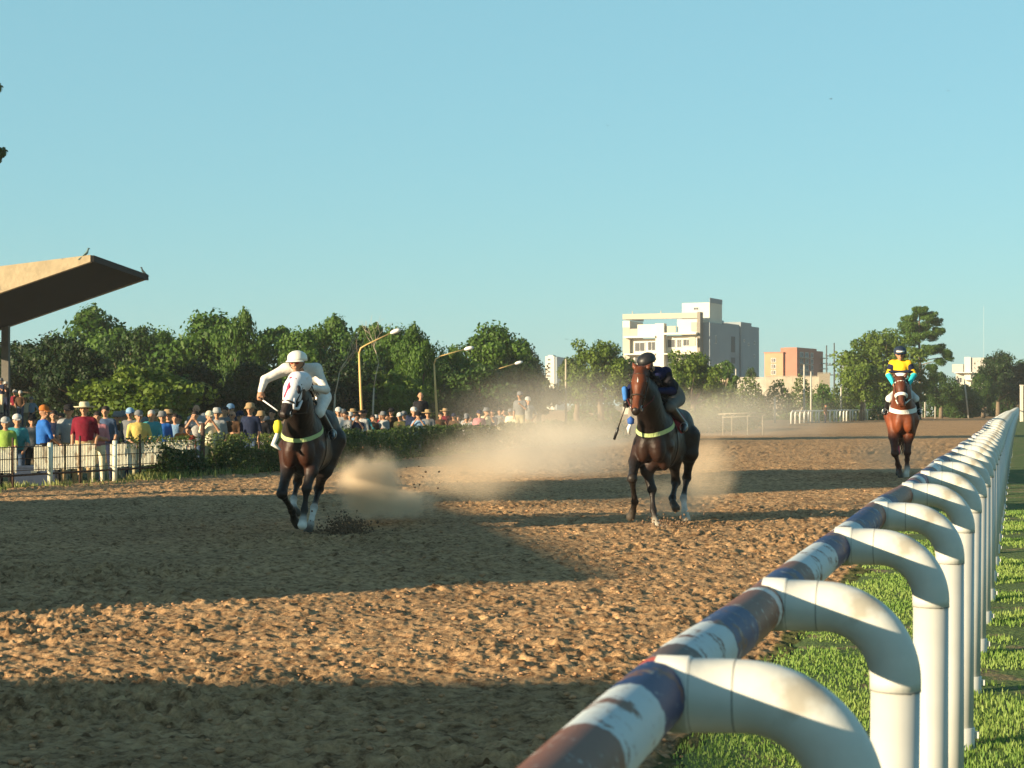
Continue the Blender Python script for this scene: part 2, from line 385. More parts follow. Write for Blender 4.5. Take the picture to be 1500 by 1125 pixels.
M_GR = leafmat('grass_blades', (.11, .23, .035), (.30, .38, .10), .3)
nb = 300000; D = 5.5*(34/5.5)**(rng.random(nb)**1.0); off = rng.uniform(-1.06, 4.6, nb)**1; x = railx(D)+off
ok = (x/D < .36) & (x/D > -.02); D = D[ok]; x = x[ok]; off = off[ok]
thin = fbm(x*1.3, D*1.3, 3); ok = (thin > .33+rng.uniform(0, .12, len(x))) & ((off > -.8) | (rng.random(len(x)) < (off+1.06)/.26)); D = D[ok]; x = x[ok]
hg = rng.uniform(.012, .032, len(x))*(1+.6*(fbm(x*.9, D*.9, 2)-.4)); hg = np.where(x-railx(D) > .1, hg*1.35, hg)
P, Fq = blades(x, D, gh(x, D)-.004, hg, .003+.00055*D)
link('lawn_grass', npmesh('lawn_grass', P, Fq, [M_GR]), label='short sunlit green grass around the white rail posts', cat='grass', kind='stuff')
# tufts along the outer fence
nb = 42000; D = rng.uniform(20, 62, nb); x = outer(D)+rng.normal(.15, .38, nb); x = np.where(rng.random(nb) < .5, outer(D)-rng.uniform(0, 2.2, nb), x)
ok = fbm(x*.9+7, D*.9, 3) > .38; x = x[ok]; D = D[ok]
P, Fq = blades(x, D, np.array([GZ(a_, b_) for a_, b_ in zip(x, D)])-.01, rng.uniform(.04, .2, len(x))*(.5+fbm(x*.6, D*.6, 2)), .022)
M_GR2 = leafmat('verge_blades', (.10, .17, .03), (.34, .33, .12), .3)
link('verge_grass', npmesh('verge_grass', P, Fq, [M_GR2]), label='ragged yellow green grass tufts along the spectator fence', cat='grass', kind='stuff')

# ------------------------------------------------------------------ near rail: painted pipe on white goosenecks
M_PVC = mat('white_pvc', (.56, .56, .51), .42, .08, 11, spec=.4, col2=(.40, .37, .30), thr=.665, bump=.0006, bscale=60)
M_PVCD = mat('pvc_seam', (.22, .22, .2), .7)
M_PVC2 = mat('pvc_shaft', (.50, .50, .46), .42, .08, 5, spec=.4, col2=(.5, .48, .4), thr=.66)
def pipe_mat():
    m = bpy.data.materials.new('banded_pipe_paint'); m.use_nodes = True; N = m.node_tree.nodes; L = m.node_tree.links
    b = N['Principled BSDF']; b.inputs['Roughness'].default_value = .55; b.inputs['Specular IOR Level'].default_value = .3
    uv = N.new('ShaderNodeAttribute'); uv.attribute_name = 'run'
    tc = N.new('ShaderNodeTexCoord')
    def noise(sc, det=5, ro=.6):
        n = N.new('ShaderNodeTexNoise'); n.inputs['Scale'].default_value = sc; n.inputs['Detail'].default_value = det; n.inputs['Roughness'].default_value = ro
        L.new(tc.outputs['Object'], n.inputs['Vector']); return n
    # ragged band edges
    ma = N.new('ShaderNodeMath'); ma.operation = 'MULTIPLY_ADD'; ma.inputs[1].default_value = .05; L.new(noise(22, 5, .7).outputs['Fac'], ma.inputs[0]); L.new(uv.outputs['Fac'], ma.inputs[2])
    mo = N.new('ShaderNodeMath'); mo.operation = 'FRACT'; dv = N.new('ShaderNodeMath'); dv.operation = 'DIVIDE'; dv.inputs[1].default_value = 7.0
    L.new(ma.outputs[0], dv.inputs[0]); L.new(dv.outputs[0], mo.inputs[0])
    rp = N.new('ShaderNodeValToRGB'); rp.color_ramp.interpolation = 'CONSTANT'
    Wt = (.50, .55, .56, 1); Nv = (.010, .024, .10, 1); Br = (.16, .065, .038, 1); Bl = (.02, .042, .13, 1); Rd = (.5, .07, .03, 1); Dk = (.09, .055, .045, 1)
    # distance from u = 1.2 m
    seq = [(0, Br), (1.02, Wt), (1.36, Nv), (1.60, Rd), (1.66, Dk), (1.82, Wt), (2.16, Bl), (2.42, Br), (2.76, Wt), (2.80, Br), (2.98, Bl), (3.3, Br), (3.5, Wt), (4.1, Nv), (4.45, Br), (4.6, Wt), (4.95, Nv), (5.6, Nv), (5.75, Br), (6.1, Wt), (6.5, Nv), (6.8, Br)]
    el = rp.color_ramp.elements
    for i, (p, c) in enumerate(seq):
        e = el[i] if i < 2 else el.new(p/7.0)
        e.position = p/7.0; e.color = c
    L.new(mo.outputs[0], rp.inputs[0])
    # scrapes down to rust and pale primer
    nz = noise(9, 9, .75); m1 = N.new('ShaderNodeMapRange'); m1.inputs['From Min'].default_value = .56; m1.inputs['From Max'].default_value = .575; L.new(nz.outputs['Fac'], m1.inputs['Value'])
    x1 = N.new('ShaderNodeMix'); x1.data_type = 'RGBA'; L.new(m1.outputs[0], x1.inputs[0]); L.new(rp.outputs[0], x1.inputs[6]); x1.inputs[7].default_value = (.15, .065, .035, 1)
    nz2 = noise(26, 8, .8); m2 = N.new('ShaderNodeMapRange'); m2.inputs['From Min'].default_value = .59; m2.inputs['From Max'].default_value = .60; m2.inputs['To Max'].default_value = .85; L.new(nz2.outputs['Fac'], m2.inputs['Value'])
    x2 = N.new('ShaderNodeMix'); x2.data_type = 'RGBA'; L.new(m2.outputs[0], x2.inputs[0]); L.new(x1.outputs[2], x2.inputs[6]); x2.inputs[7].default_value = (.42, .42, .40, 1)
    L.new(x2.outputs[2], b.inputs['Base Color'])
    bp = N.new('ShaderNodeBump'); bp.inputs['Distance'].default_value = .002; L.new(nz.outputs['Fac'], bp.inputs['Height']); L.new(bp.outputs[0], b.inputs['Normal'])
    return m
M_PIPE = pipe_mat()
RZ = 1.20
fence = empty('rail_fence', (float(railx(1)), 1, 0), label='white gooseneck running rail with paint-banded pipe beside the lawn', cat='railing')
fl = fence.location
ys = np.concatenate([np.arange(1.0, 14, .09), np.arange(14, 60, .5), np.arange(60, 240, 3.)])
P = []
for y in ys: P.append(Vector((float(railx(y))+.004*math.sin(y*2.3), y, RZ+GZ(float(railx(y)), y)*.5+.006*math.sin(y*1.1)))-fl)
mb = MB(); mb.tube(P, .0495, n=20)
pm = mb.mesh('rail_pipe', M_PIPE)
run = np.repeat((ys-1.2)*1.037, 20).astype(np.float32)
aa = pm.attributes.new('run', 'FLOAT', 'POINT'); aa.data.foreach_set('value', run)
link('rail_pipe', pm, fence, label='horizontal pipe painted in worn navy, white and brown bands')
def elbow_mesh():
    mb = MB(); r = .0535
    P = [(x, 0, 0) for x in (.0, .048)]; rr = [r+.004, r+.004]
    P += [(.0485, 0, 0), (.052, 0, 0), (.113, 0, 0)]; rr += [r+.004, r+.001, r+.001]
    nb_ = 18; cx = .128; R0 = .152
    for i in range(nb_+1):
        t = i/nb_*math.pi/2; P.append((cx+R0*math.sin(t), 0, -R0+R0*math.cos(t))); rr.append(r)
    P += [(cx+R0, 0, -R0-.018), (cx+R0, 0, -R0-.019)]; rr += [r, r-.004]
    mb.tube(P, rr, n=28)
    for x0 in (.1165, .052):                          # moulded seams
        mb.tube([(x0-.0012, 0, 0), (x0, 0, 0), (x0+.0012, 0, 0)], [r+.0008, r+.0016, r+.0008], n=28, m=1)
    mb.tube([(cx+R0, 0, -R0-.0175), (cx+R0, 0, -R0-.0205)], r+.0004, n=28, m=1)
    return mb.mesh('elbow', [M_PVC, M_PVCD])
EL = elbow_mesh()
mb = MB(); mb.tube([(0, 0, -.165), (0, 0, -1.235)], .0515, n=24); SH = mb.mesh('post', M_PVC2)
mb = MB(); mb.tube([(0, 0, -1.08), (0, 0, -1.083), (0, 0, -1.2), (0, 0, -1.24)], [.054, .058, .058, .062], n=20).box(.054, .075, -.012, .012, -1.13, -1.1); CP = mb.mesh('coupling', M_PVC2)
pv = 1/980
posts = [2.75, 3.97, 5.52, 7.03, 8.70, 10.35]
while posts[-1] < 215: posts.append(posts[-1]+1.60)
posts.insert(0, 1.25)
rnd = random.Random(3)
for i, y in enumerate(posts):
    sl = .275+2*max(y-60, 0)*.00001; ang = math.atan2(-sl, 1)
    x = float(railx(y)); z = RZ+GZ(x, y)*.5+rnd.uniform(-.006, .006)
    e = link('post', SH, fence)
    e.location = Vector((x+.28*math.cos(ang), y+.28*math.sin(ang), z))-fl
    e.rotation_euler = (R(rnd.uniform(-1, 1)*.5), R(rnd.uniform(-1, 1)*.5), ang+R(rnd.uniform(-2.5, 2.5)))
    b = link('elbow', EL, e); b.location = (-.28, 0, 0)
    if 5 < y < 60: link('coupling', CP, e)

# ------------------------------------------------------------------ grandstand
M_CON = mat('stand_concrete', (.44, .35, .22), .85, .2, 1.5, bump=.02, bscale=6, col2=(.20, .16, .12), thr=.64)
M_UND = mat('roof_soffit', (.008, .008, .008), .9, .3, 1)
M_TER = mat('terrace_concrete', (.2, .19, .18), .9, .2, 1)
def roof_section(name, y0, y1, label, terr=True, group=None, W=9.5, cx=7.0):
    
    """cantilever roof rising towards the track, lip at x = -18.3"""
    root = empty(name, (-18.3, y0, 0), label=label, cat='grandstand', group=group)
    zt = 7.97; sl = .35
    mb = MB()                                        # roof slab
    mb.hexa([(-W, .35, zt-sl*W-.12), (0, .35, zt-.12), (-W, y1-y0-.35, zt-sl*W-.12), (0, y1-y0-.35, zt-.12),
             (-W, .35, zt-sl*W+.06), (0, .35, zt+.06), (-W, y1-y0-.35, zt-sl*W+.06), (0, y1-y0-.35, zt+.06)], 0)
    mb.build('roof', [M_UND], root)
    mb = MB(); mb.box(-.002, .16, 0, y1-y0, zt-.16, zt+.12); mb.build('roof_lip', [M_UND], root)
    for yy in (0, y1-y0-.35):                        # end beams, deep at the back, thin at the lip
        mb = MB(); d = .35
        mb.hexa([(-W, yy, zt-sl*W-.12), (.0, yy, zt-.16), (-W, yy+d, zt-sl*W-.12), (.0, yy+d, zt-.16),
                 (-W, yy, zt-.10*W-.1), (.0, yy, zt+.14), (-W, yy+d, zt-.10*W-.1), (.0, yy+d, zt+.14)])
        mb.build('end_beam', [M_CON], root)
    for yy in (.5, (y1-y0)/2, y1-y0-.7):
        mb = MB(); mb.box(-cx, -cx+.35, yy, yy+.35, 0, zt-sl*cx+.1); mb.build('column', [mat('column_grey', (.15, .14, .12), .9)], root)
    if terr:
        for i in range(6):
            mb = MB(); mb.box(-5.0-.85*i-.85, -5.0-.85*i, .4, y1-y0-.4, -.2, .5+.38*i); mb.build('terrace_step', [M_TER], root)
    return root
roof_section('grandstand', 80, 92, 'cantilever grandstand with sunlit tapered end beam and dark sloping roof')
roof_section('grandstand', 16.6, 24.2, 'unseen nearer section of the cantilever grandstand, sized to shade the track', terr=False, W=5.2, cx=4.6)  # unseen roof section, sized for the shadow it throws on the track
# unseen halls added along the same line to cast the track's shadow bands
M_HALL = mat('hall_render', (.5, .42, .3), .9, .15, 1)
for k, (y0, y1, lab) in enumerate([(-14, -1.3, 'unseen flat-roofed hall added to cast the nearest shadow band on the track'), (5.3, 21.5, 'unseen flat-roofed hall added to cast the middle shadow band on the track')]):
    r = empty('shadow_hall', (-18.4, y0, 0), R(9 if k else 0), label=lab, cat='building')
    mb = MB(); mb.box(-4, 0, 0, y1-y0, -.1, 5.05); mb.build('wall', [M_HALL], r)
    mb = MB(); mb.box(-4.2, .12, -.1, y1-y0+.1, 5.05, 5.27); mb.build('roof', [M_CON], r)
    n_ = max(1, int((y1-y0)/2.4))
    for i in range(n_):
        mb = MB(); q = (i+.5)*(y1-y0)/n_; mb.box(.003, .05, q-.8, q+.8, 1.0, 2.2); mb.build('shutter', [mat('shutter_green', (.06, .12, .08), .6)], r)

# two birds perched on the roof corners
def bird(name, loc, rz, s, label, col):
    root = empty(name, loc, rz, s, label=label, cat='bird')
    m0 = mat('bird_feather_'+name+str(col[0]), col, .8); m1 = mat('bird_beak', (.05, .05, .04), .5)
    organic('body', [cap((0, 0, .16), (0, .12, .04), .055, .045, 0), cap((0, -.02, .2), (0, -.05, .3), .045, .03, 0), ell((0, -.06, .32), (.035, .045, .035), 0), cap((0, -.08, .32), (0, -.15, .31), .014, .005, 1),
                     cap((0, .12, .04), (0, .32, -.1), .035, .015, 0)], [m0, m1], h=.012, k=.03, parent=root)
    for s_ in (-1, 1):
        mb = MB(); mb.tube([(.02*s_, .02, .1), (.025*s_, .02, 0), (.025*s_, -.03, 0)], .008, n=6); mb.build('leg', [m1], root)
        organic('wing', [cap((.05*s_, -.02, .2), (.05*s_, .16, .03), .03, .012, 0, sc=np.array([1.6, 1, 1]))], [m0], h=.012, k=.02, parent=root)
bird('perched_bird', at(127, 376.5, 80.1)+Vector((0, 0, .0)), R(110), 1.15, 'bluish grey bird perched on the near corner of the grandstand roof', (.12, .2, .2))
bird('perched_bird', at(209, 403, 91.6)+Vector((0, 0, .05)), R(-70), 1.0, 'dark bird perched on the far tip of the grandstand roof', (.05, .07, .07))
def flyer(px, py, D, s, label):
    r = empty('flying_bird', at(px, py, D), random.uniform(0, 6), s*.55, label=label, cat='bird')
    m0 = mat('flying_feather', (.05, .05, .05), .8)
    organic('body', [cap((0, -.12, 0), (0, .12, 0), .035, .025, 0), ell((0, -.16, .01), (.025, .035, .025), 0), cap((0, .12, 0), (0, .22, 0), .02, .03, 0, sc=np.array([1, 1, 2.]))], [m0], h=.015, k=.02, parent=r)
    for s_ in (-1, 1):
        mb = MB(); mb.hexa([(0, -.06, 0), (.22*s_, -.1, .08), (0, .06, 0), (.22*s_, .03, .08), (0, -.06, .015), (.22*s_, -.1, .095), (0, .06, .015), (.22*s_, .03, .095)])
        mb.hexa([(.22*s_, -.1, .08), (.45*s_, .02, .02), (.22*s_, .03, .08), (.45*s_, .05, .02), (.22*s_, -.1, .095), (.45*s_, .02, .03), (.22*s_, .03, .095), (.45*s_, .05, .03)]); mb.build('wing', [m0], r)
flyer(1217, 145, 150, 1.0, 'tiny dark bird flying high above the brick building')
flyer(890, 184, 170, .8, 'tiny bird flying high above the white apartment block')
flyer(1389, 133, 160, .8, 'tiny bird flying high above the tall pine')
flyer(830, 497, 200, 1.2, 'small bird flying between the round tree and the hazy tree')
# ------------------------------------------------------------------ trees
def crown_mesh(name, seed, nclump, nleaf, rx, rz, leaf, clump_r, shape='round', mats=None, zmin=-1.0, hole=0.0):
    """leaf faces on many clumps spread through an uneven crown, centre at origin"""
    r = np.random.default_rng(seed)
    Pc = []
    while len(Pc) < nclump:
        p = r.normal(0, 1, 3); p /= np.linalg.norm(p); p *= r.uniform(.25, 1)**.45
        if p[2] < zmin: continue
        if shape == 'flat' and abs(p[2]) > .8: continue
        w_ = 1+.28*math.sin(3*math.atan2(p[1], p[0])+seed)+.18*math.sin(5*p[2]*2+seed)
        Pc.append(p*np.array([rx*w_, rx*w_, rz*(1+.12*math.sin(seed+4*p[0]))]))
    Pc = np.array(Pc)
    per = np.maximum((nleaf*r.dirichlet(np.full(nclump, 5.0))).astype(int), 10)
    V = []
    for c, n in zip(Pc, per):
        cr = clump_r*r.uniform(.6, 1.35)
        d = r.normal(0, 1, (n, 3)); d /= np.linalg.norm(d, axis=1)[:, None]
        rad = cr*r.uniform(.35, 1.05, n)**.6
        p = c+d*rad[:, None]*np.array([1, 1, .75])
        nrm = d+r.normal(0, .55, (n, 3)); nrm /= np.linalg.norm(nrm, axis=1)[:, None]
        t = np.cross(nrm, r.normal(0, 1, (n, 3))); t /= np.linalg.norm(t, axis=1)[:, None]
        bt = np.cross(nrm, t); s = leaf*r.uniform(.55, 1.3, n)[:, None]
        V.append(np.stack([p-t*s*.5, p+bt*s*.32, p+t*s*.5, p-bt*s*.32], 1))
    V = np.concatenate(V).reshape(-1, 3); Q = np.arange(len(V)).reshape(-1, 4)
    return npmesh(name, V, Q, mats), Pc
G_DARK = leafmat('leaf_dark', (.016, .042, .008), (.06, .12, .02), .3)
G_DEEP_SHADE = leafmat('leaf_deep_shade', (.006, .018, .005), (.024, .055, .010), .2)  # deep green; by the stand its darkness is shade painted into the leaves
G_MID = leafmat('leaf_mid', (.026, .072, .010), (.10, .185, .025), .35)
G_LIT = leafmat('leaf_light', (.045, .095, .010), (.15, .215, .03), .35)
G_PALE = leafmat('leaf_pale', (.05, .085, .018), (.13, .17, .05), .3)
M_BARK = mat('bark', (.16, .12, .08), .9, .3, 5, bump=.03, bscale=12)
M_BARKP = mat('pale_bark', (.42, .36, .27), .85, .2, 5)
def trunk_mesh(seed, H, r0, crown, nl=7, m=M_BARK):
    """tapered trunk with limbs reaching into the crown; H height of crown centre"""
    r = random.Random(seed); mb = MB()
    P = [Vector((0, 0, -.2))]; 
    for i in range(1, 6): P.append(Vector((r.uniform(-.12, .12)*i/2, r.uniform(-.12, .12)*i/2, H*i/5)))
    mb.tube(P, [r0*(1.25-.17*i) for i in range(6)], n=8)
    idx = list(range(len(crown))); r.shuffle(idx)
    for j in idx[:nl]:
        e = Vector(crown[j])+Vector((0, 0, H)); s = P[2+(j % 3)]
        mid = s.lerp(e, .5)+Vector((r.uniform(-.3, .3), r.uniform(-.3, .3), -.2))
        mb.tube([s, mid, e], [r0*.45, r0*.3, r0*.08], n=5)
    return mb.mesh('trunk', m)
VAR = {}
def variant(key, **k):
    if key not in VAR:
        cm, pc = crown_mesh('crown', **k); VAR[key] = (cm, pc)
    return VAR[key]
def tree(px, ytop, wpx, D, label, kind='a', ybase=None, name='leafy_tree', group='trees around the race track', m=None):
    """ytop = image row of the crown's top, wpx = crown width, at distance D"""
    x = gx(px, D); top = HC-(ytop-HY)/F*D; rx = wpx/F*D/2
    key, leaves, cl, lf, zr, mm, cr, tr_m = {
        'a': ('a', 17000, 90, .085, 1.05, G_MID, .30, M_BARK), 'b': ('b', 16000, 95, .085, .95, G_DARK, .27, M_BARK),
        'c': ('c', 12000, 56, .088, 1.15, G_MID, .33, M_BARK), 'd': ('d', 12000, 95, .085, 1.0, G_LIT, .24, M_BARK),
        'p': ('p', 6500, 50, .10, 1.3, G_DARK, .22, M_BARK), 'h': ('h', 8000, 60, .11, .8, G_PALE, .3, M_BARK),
        'e': ('e', 16000, 95, .085, .95, G_DEEP_SHADE, .27, M_BARK),
        'l': ('l', 9000, 60, .10, 1.0, G_LIT, .28, M_BARK), 'o': ('o', 7000, 46, .1, 1.0, G_MID, .24, M_BARK)}[kind]
    cm, pc = variant(key, seed=sum(map(ord, key))*3+1, nclump=cl, nleaf=leaves, rx=.80, rz=.8, leaf=lf, clump_r=cr, mats=[m or mm], zmin=-.95)
    zs = min(zr*rx, (top+.0)/1.7)*1.0 if kind != 'h' else min(rx*.9, top/1.5)
    zs = max(zs, (top)*(.46 if px < 800 else .42))
    H = top-zs*1.02
    root = empty(name, (x, D, 0), label=label, cat='tree', group=group)
    c = link('crown', cm, root, (0, 0, H)); c.scale = (rx, rx, zs); c.rotation_euler = (0, 0, rnd.uniform(0, 6.28))
    pc2 = [(p[0]*rx, p[1]*rx, p[2]*zs) for p in pc]
    t = link('trunk', trunk_mesh(int(px*7+D), max(H, .5), .11+.018*top, pc2, 7 if kind != 'o' else 16, tr_m), root)
    return root
TL = [
 # left belt, from the picture's left edge to the first gap  (px, top, width, D, kind, label)
 (-60, 470, 170, 120, 'e', 'tree with shade-darkened leaves behind the grandstand seats at the picture edge'),
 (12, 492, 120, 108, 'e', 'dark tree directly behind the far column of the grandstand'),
 (70, 478, 110, 104, 'e', 'tree with shade-darkened leaves just below the grandstand roof edge'),
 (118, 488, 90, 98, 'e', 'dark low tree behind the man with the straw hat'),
 (148, 446, 130, 128, 'c', 'open-crowned green tree under the tip of the grandstand roof'),
 (196, 470, 90, 118, 'b', 'dark tree between the open-crowned tree and the broad tree'),
 (240, 474, 80, 122, 'a', 'mid green tree with ragged top left of the broad tree'),
 (212, 516, 150, 84, 'l', 'bright sunlit bushy tree low in front of the dark trees'),
 (310, 447, 150, 118, 'a', 'broad tall green tree, highest of the left belt'),
 (352, 450, 60, 112, 'c', 'loose-topped tree at the right shoulder of the broad tree'),
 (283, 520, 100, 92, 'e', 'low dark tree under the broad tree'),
 (398, 466, 90, 120, 'o', 'thin-crowned tree just left of the rider in white'),
 (440, 474, 100, 112, 'a', 'green tree directly behind the white helmet of the rider'),
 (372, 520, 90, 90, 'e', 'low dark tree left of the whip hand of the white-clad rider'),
 (482, 460, 95, 124, 'c', 'ragged green tree right of the rider in white'),
 (536, 462, 90, 120, 'o', 'half-bare tree behind the first tall lamp post'),
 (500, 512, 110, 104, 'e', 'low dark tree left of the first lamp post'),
 (580, 470, 90, 118, 'a', 'sunlit green tree right of the first lamp head'),
 (612, 472, 62, 110, 'c', 'narrow green tree at the right end of the left belt'),
 (572, 528, 100, 104, 'l', 'low yellow green tree between the first two lamp posts'),
 (722, 466, 112, 128, 'a', 'tall round-topped tree behind the second and third lamp posts'),
 (672, 496, 76, 122, 'l', 'yellowish tree touching the second lamp arm'),
 (760, 490, 70, 134, 'b', 'dark right shoulder tree of the round-topped clump'),
 (640, 520, 80, 116, 'b', 'low dark tree behind the second lamp post'),
 (700, 530, 110, 110, 'b', 'low tree fading into the dust between the lamp posts'),
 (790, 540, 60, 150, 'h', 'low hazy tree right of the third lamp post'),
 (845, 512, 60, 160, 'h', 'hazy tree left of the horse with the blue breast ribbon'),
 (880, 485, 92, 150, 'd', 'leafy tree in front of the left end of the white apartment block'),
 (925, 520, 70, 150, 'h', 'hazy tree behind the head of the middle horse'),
 (1014, 503, 84, 160, 'd', 'rounded green tree in front of the white apartment block'),
 (1060, 522, 50, 190, 'o', 'sparse flat-branched tree beside the water tank'),
 (1100, 528, 22, 260, 'p', 'small dark conifer at the foot of the blue-grey wall'),
 (1288, 468, 116, 190, 'd', 'large bright green tree behind the rider in yellow'),
 (1262, 520, 60, 180, 'l', 'lower left part tree of the bright green clump'),
 (1330, 520, 70, 195, 'd', 'green tree directly behind the yellow jockey'),
 (1378, 540, 50, 210, 'b', 'dark low tree between the pine and the pale building'),
 (1410, 560, 60, 215, 'b', 'dark rounded bush-like tree in front of the pale building'),
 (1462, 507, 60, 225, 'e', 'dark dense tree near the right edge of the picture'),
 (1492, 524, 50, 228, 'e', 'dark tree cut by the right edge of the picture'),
 (1440, 545, 40, 220, 'b', 'dark low tree left of the dense dark tree'),
 (1540, 500, 90, 230, 'b', 'dark tree just beyond the right edge of the picture'),
]
for q in TL: tree(q[0], q[1], q[2]*(1.22 if q[0] < 800 else 1.1), q[3], q[5], q[4])
# belt of trees beyond the grandstand line so no gap opens at eye level
for i, (px, D) in enumerate([(-130, 118), (-40, 138), (60, 140), (170, 142), (270, 140), (370, 142), (460, 140), (550, 142), (640, 145)]):
    labs = ['behind the seats', 'behind the grandstand column', 'behind the shaded tree', 'behind the open-crowned tree', 'behind the broad tree',
            'behind the thin-crowned tree', 'behind the ragged tree', 'behind the half-bare tree', 'behind the second lamp post']
    tree(px, 505+(i % 3)*8, 130, D, 'dim far tree filling the gap '+labs[i], 'b')

# tall pine with clumped branches
def pine(px, ytop, D, w):
    x = gx(px, D); top = HC-(ytop-HY)/F*D
    root = empty('pine_tree', (x, D, 0), label='tall open pine with clumped foliage beside the bright green tree', cat='tree')
    mb = MB(); mb.tube([(0, 0, -.2), (.1, 0, top*.4), (-.1, 0, top*.75), (.1, 0, top*.97)], [.22, .17, .11, .04], n=8)
    cm, pc = variant('p2', seed=5, nclump=12, nleaf=2400, rx=1.0, rz=.55, leaf=.17, clump_r=.5, mats=[G_MID])
    r = random.Random(4); k = 0
    for (dx, dz, s) in [(0, 0, 1.0), (-.9, -.9, .9), (.8, -.7, 1.0), (1.7, -1.2, .9), (2.3, -2.2, .8), (-1.2, -1.9, 1.1), (.4, -1.8, 1.0), (1.3, -2.7, 1.0), (-.4, -2.9, 1.1), (2.1, -4.1, 1.0), (2.9, -4.6, .8), (1.0, -4.2, .9),
                        (-1.3, -3.4, 1), (3.2, -5.2, .6), (.2, -4.6, .9), (2.3, -5.6, .8), (1.2, -6.2, .8)]:
        e = Vector((dx, r.uniform(-.8, .8), top-.75+dz))
        mb.tube([(0, 0, e.z-.5), e*.5+Vector((0, 0, (e.z-.3)*.5)), e], [.07, .05, .02], n=5)
        c = link('crown', cm, root, e); c.scale = (s*r.uniform(.8, 1.3), s, s*r.uniform(.8, 1.2)); c.rotation_euler = (r.uniform(-.3, .3), r.uniform(-.3, .3), r.uniform(0, 6))
    mb.build('trunk', [M_BARK], root)
pine(1347, 443, 200, 70)

# bare dead tree against the belt, and the crooked right-hand one
def branch(mb, p, d, L, r_, depth, rr):
    q = p+d*L; mb.tube([p, p.lerp(q, .5)+Vector((rr.uniform(-.1, .1), rr.uniform(-.1, .1), .05))*L, q], [r_, r_*.85, r_*.6], n=5)
    if depth <= 0: return
    for _ in range(rr.choice([2, 2, 3])):
        nd = (d+Vector((rr.uniform(-.9, .9), rr.uniform(-.6, .6), rr.uniform(-.1, .7)))).normalized(); branch(mb, q, nd, L*rr.uniform(.6, .85), r_*.6, depth-1, rr)
for (px, D, zt, sd_, lab) in [(488, 96, 4.8, 5, 'bare pale tree with forked twigs right of the rider in white'), (545, 100, 5.6, 9, 'bare forked tree crossing the first lamp post')]:
    root = empty('bare_tree', (gx(px, D), D, 0), label=lab, cat='tree'); rr = random.Random(sd_); mb = MB()
    mb.tube([(0, 0, 0), (.1, 0, zt*.45)], [.07, .045], n=6); mb.build('trunk', [M_BARKP], root)
    mb = MB(); branch(mb, Vector((.1, 0, zt*.45)), Vector((.2, 0, 1)).normalized(), zt*.24, .035, 4, rr); mb.build('branch', [M_BARKP], root)

# tree standing just outside the picture whose twigs reach in at the left edge
root = empty('leafy_tree', (-20.6, 60, 0), label='tree outside the left edge whose branch tips poke into the sky', cat='tree')
cm, pc = variant('a', seed=1, nclump=75, nleaf=11000, rx=.8, rz=.8, leaf=.105, clump_r=.3, mats=[G_MID])
c = link('crown', cm, root, (0, 0, 10.4)); c.scale = (3.0, 3.0, 3.2)
mb = MB(); mb.tube([(0, 0, -.2), (.1, 0, 5), (0, 0, 9), (.2, 0, 13)], [.4, .3, .2, .06], n=8)
cm2, _ = crown_mesh('crown', 3, 8, 420, .36, .16, .15, .18, mats=[G_DARK])
for (px, py) in [(-4, 227), (-11, 133)]:
    e = at(px, py, 60)-root.location; mb.tube([(0, 0, e.z-1), e*.5+Vector((0, 0, (e.z-.4)*.5)), e], [.09, .06, .02], n=6); link('crown', cm2, root, e)
mb.build('trunk', [M_BARK], root)

# unseen trees added on the left to shade the back rows
for i, (x_, y_, t_) in enumerate([(-22.5, 41, 6.2), (-23.5, 45.5, 6.8), (-22.8, 50, 6.0)]):
    rt = empty('leafy_tree', (x_, y_, -.25), label=['first', 'second', 'third'][i]+' tree of the unseen row added outside the left edge to shade the back rows', cat='tree', group='trees around the race track')
    cm_, pc_ = VAR['b']; c = link('crown', cm_, rt, (0, 0, t_*.6)); c.scale = (2.6, 2.6, t_*.42)
    link('trunk', trunk_mesh(i+70, t_*.6, .2, [(p[0]*2.6, p[1]*2.6, p[2]*t_*.42) for p in pc_]), rt)

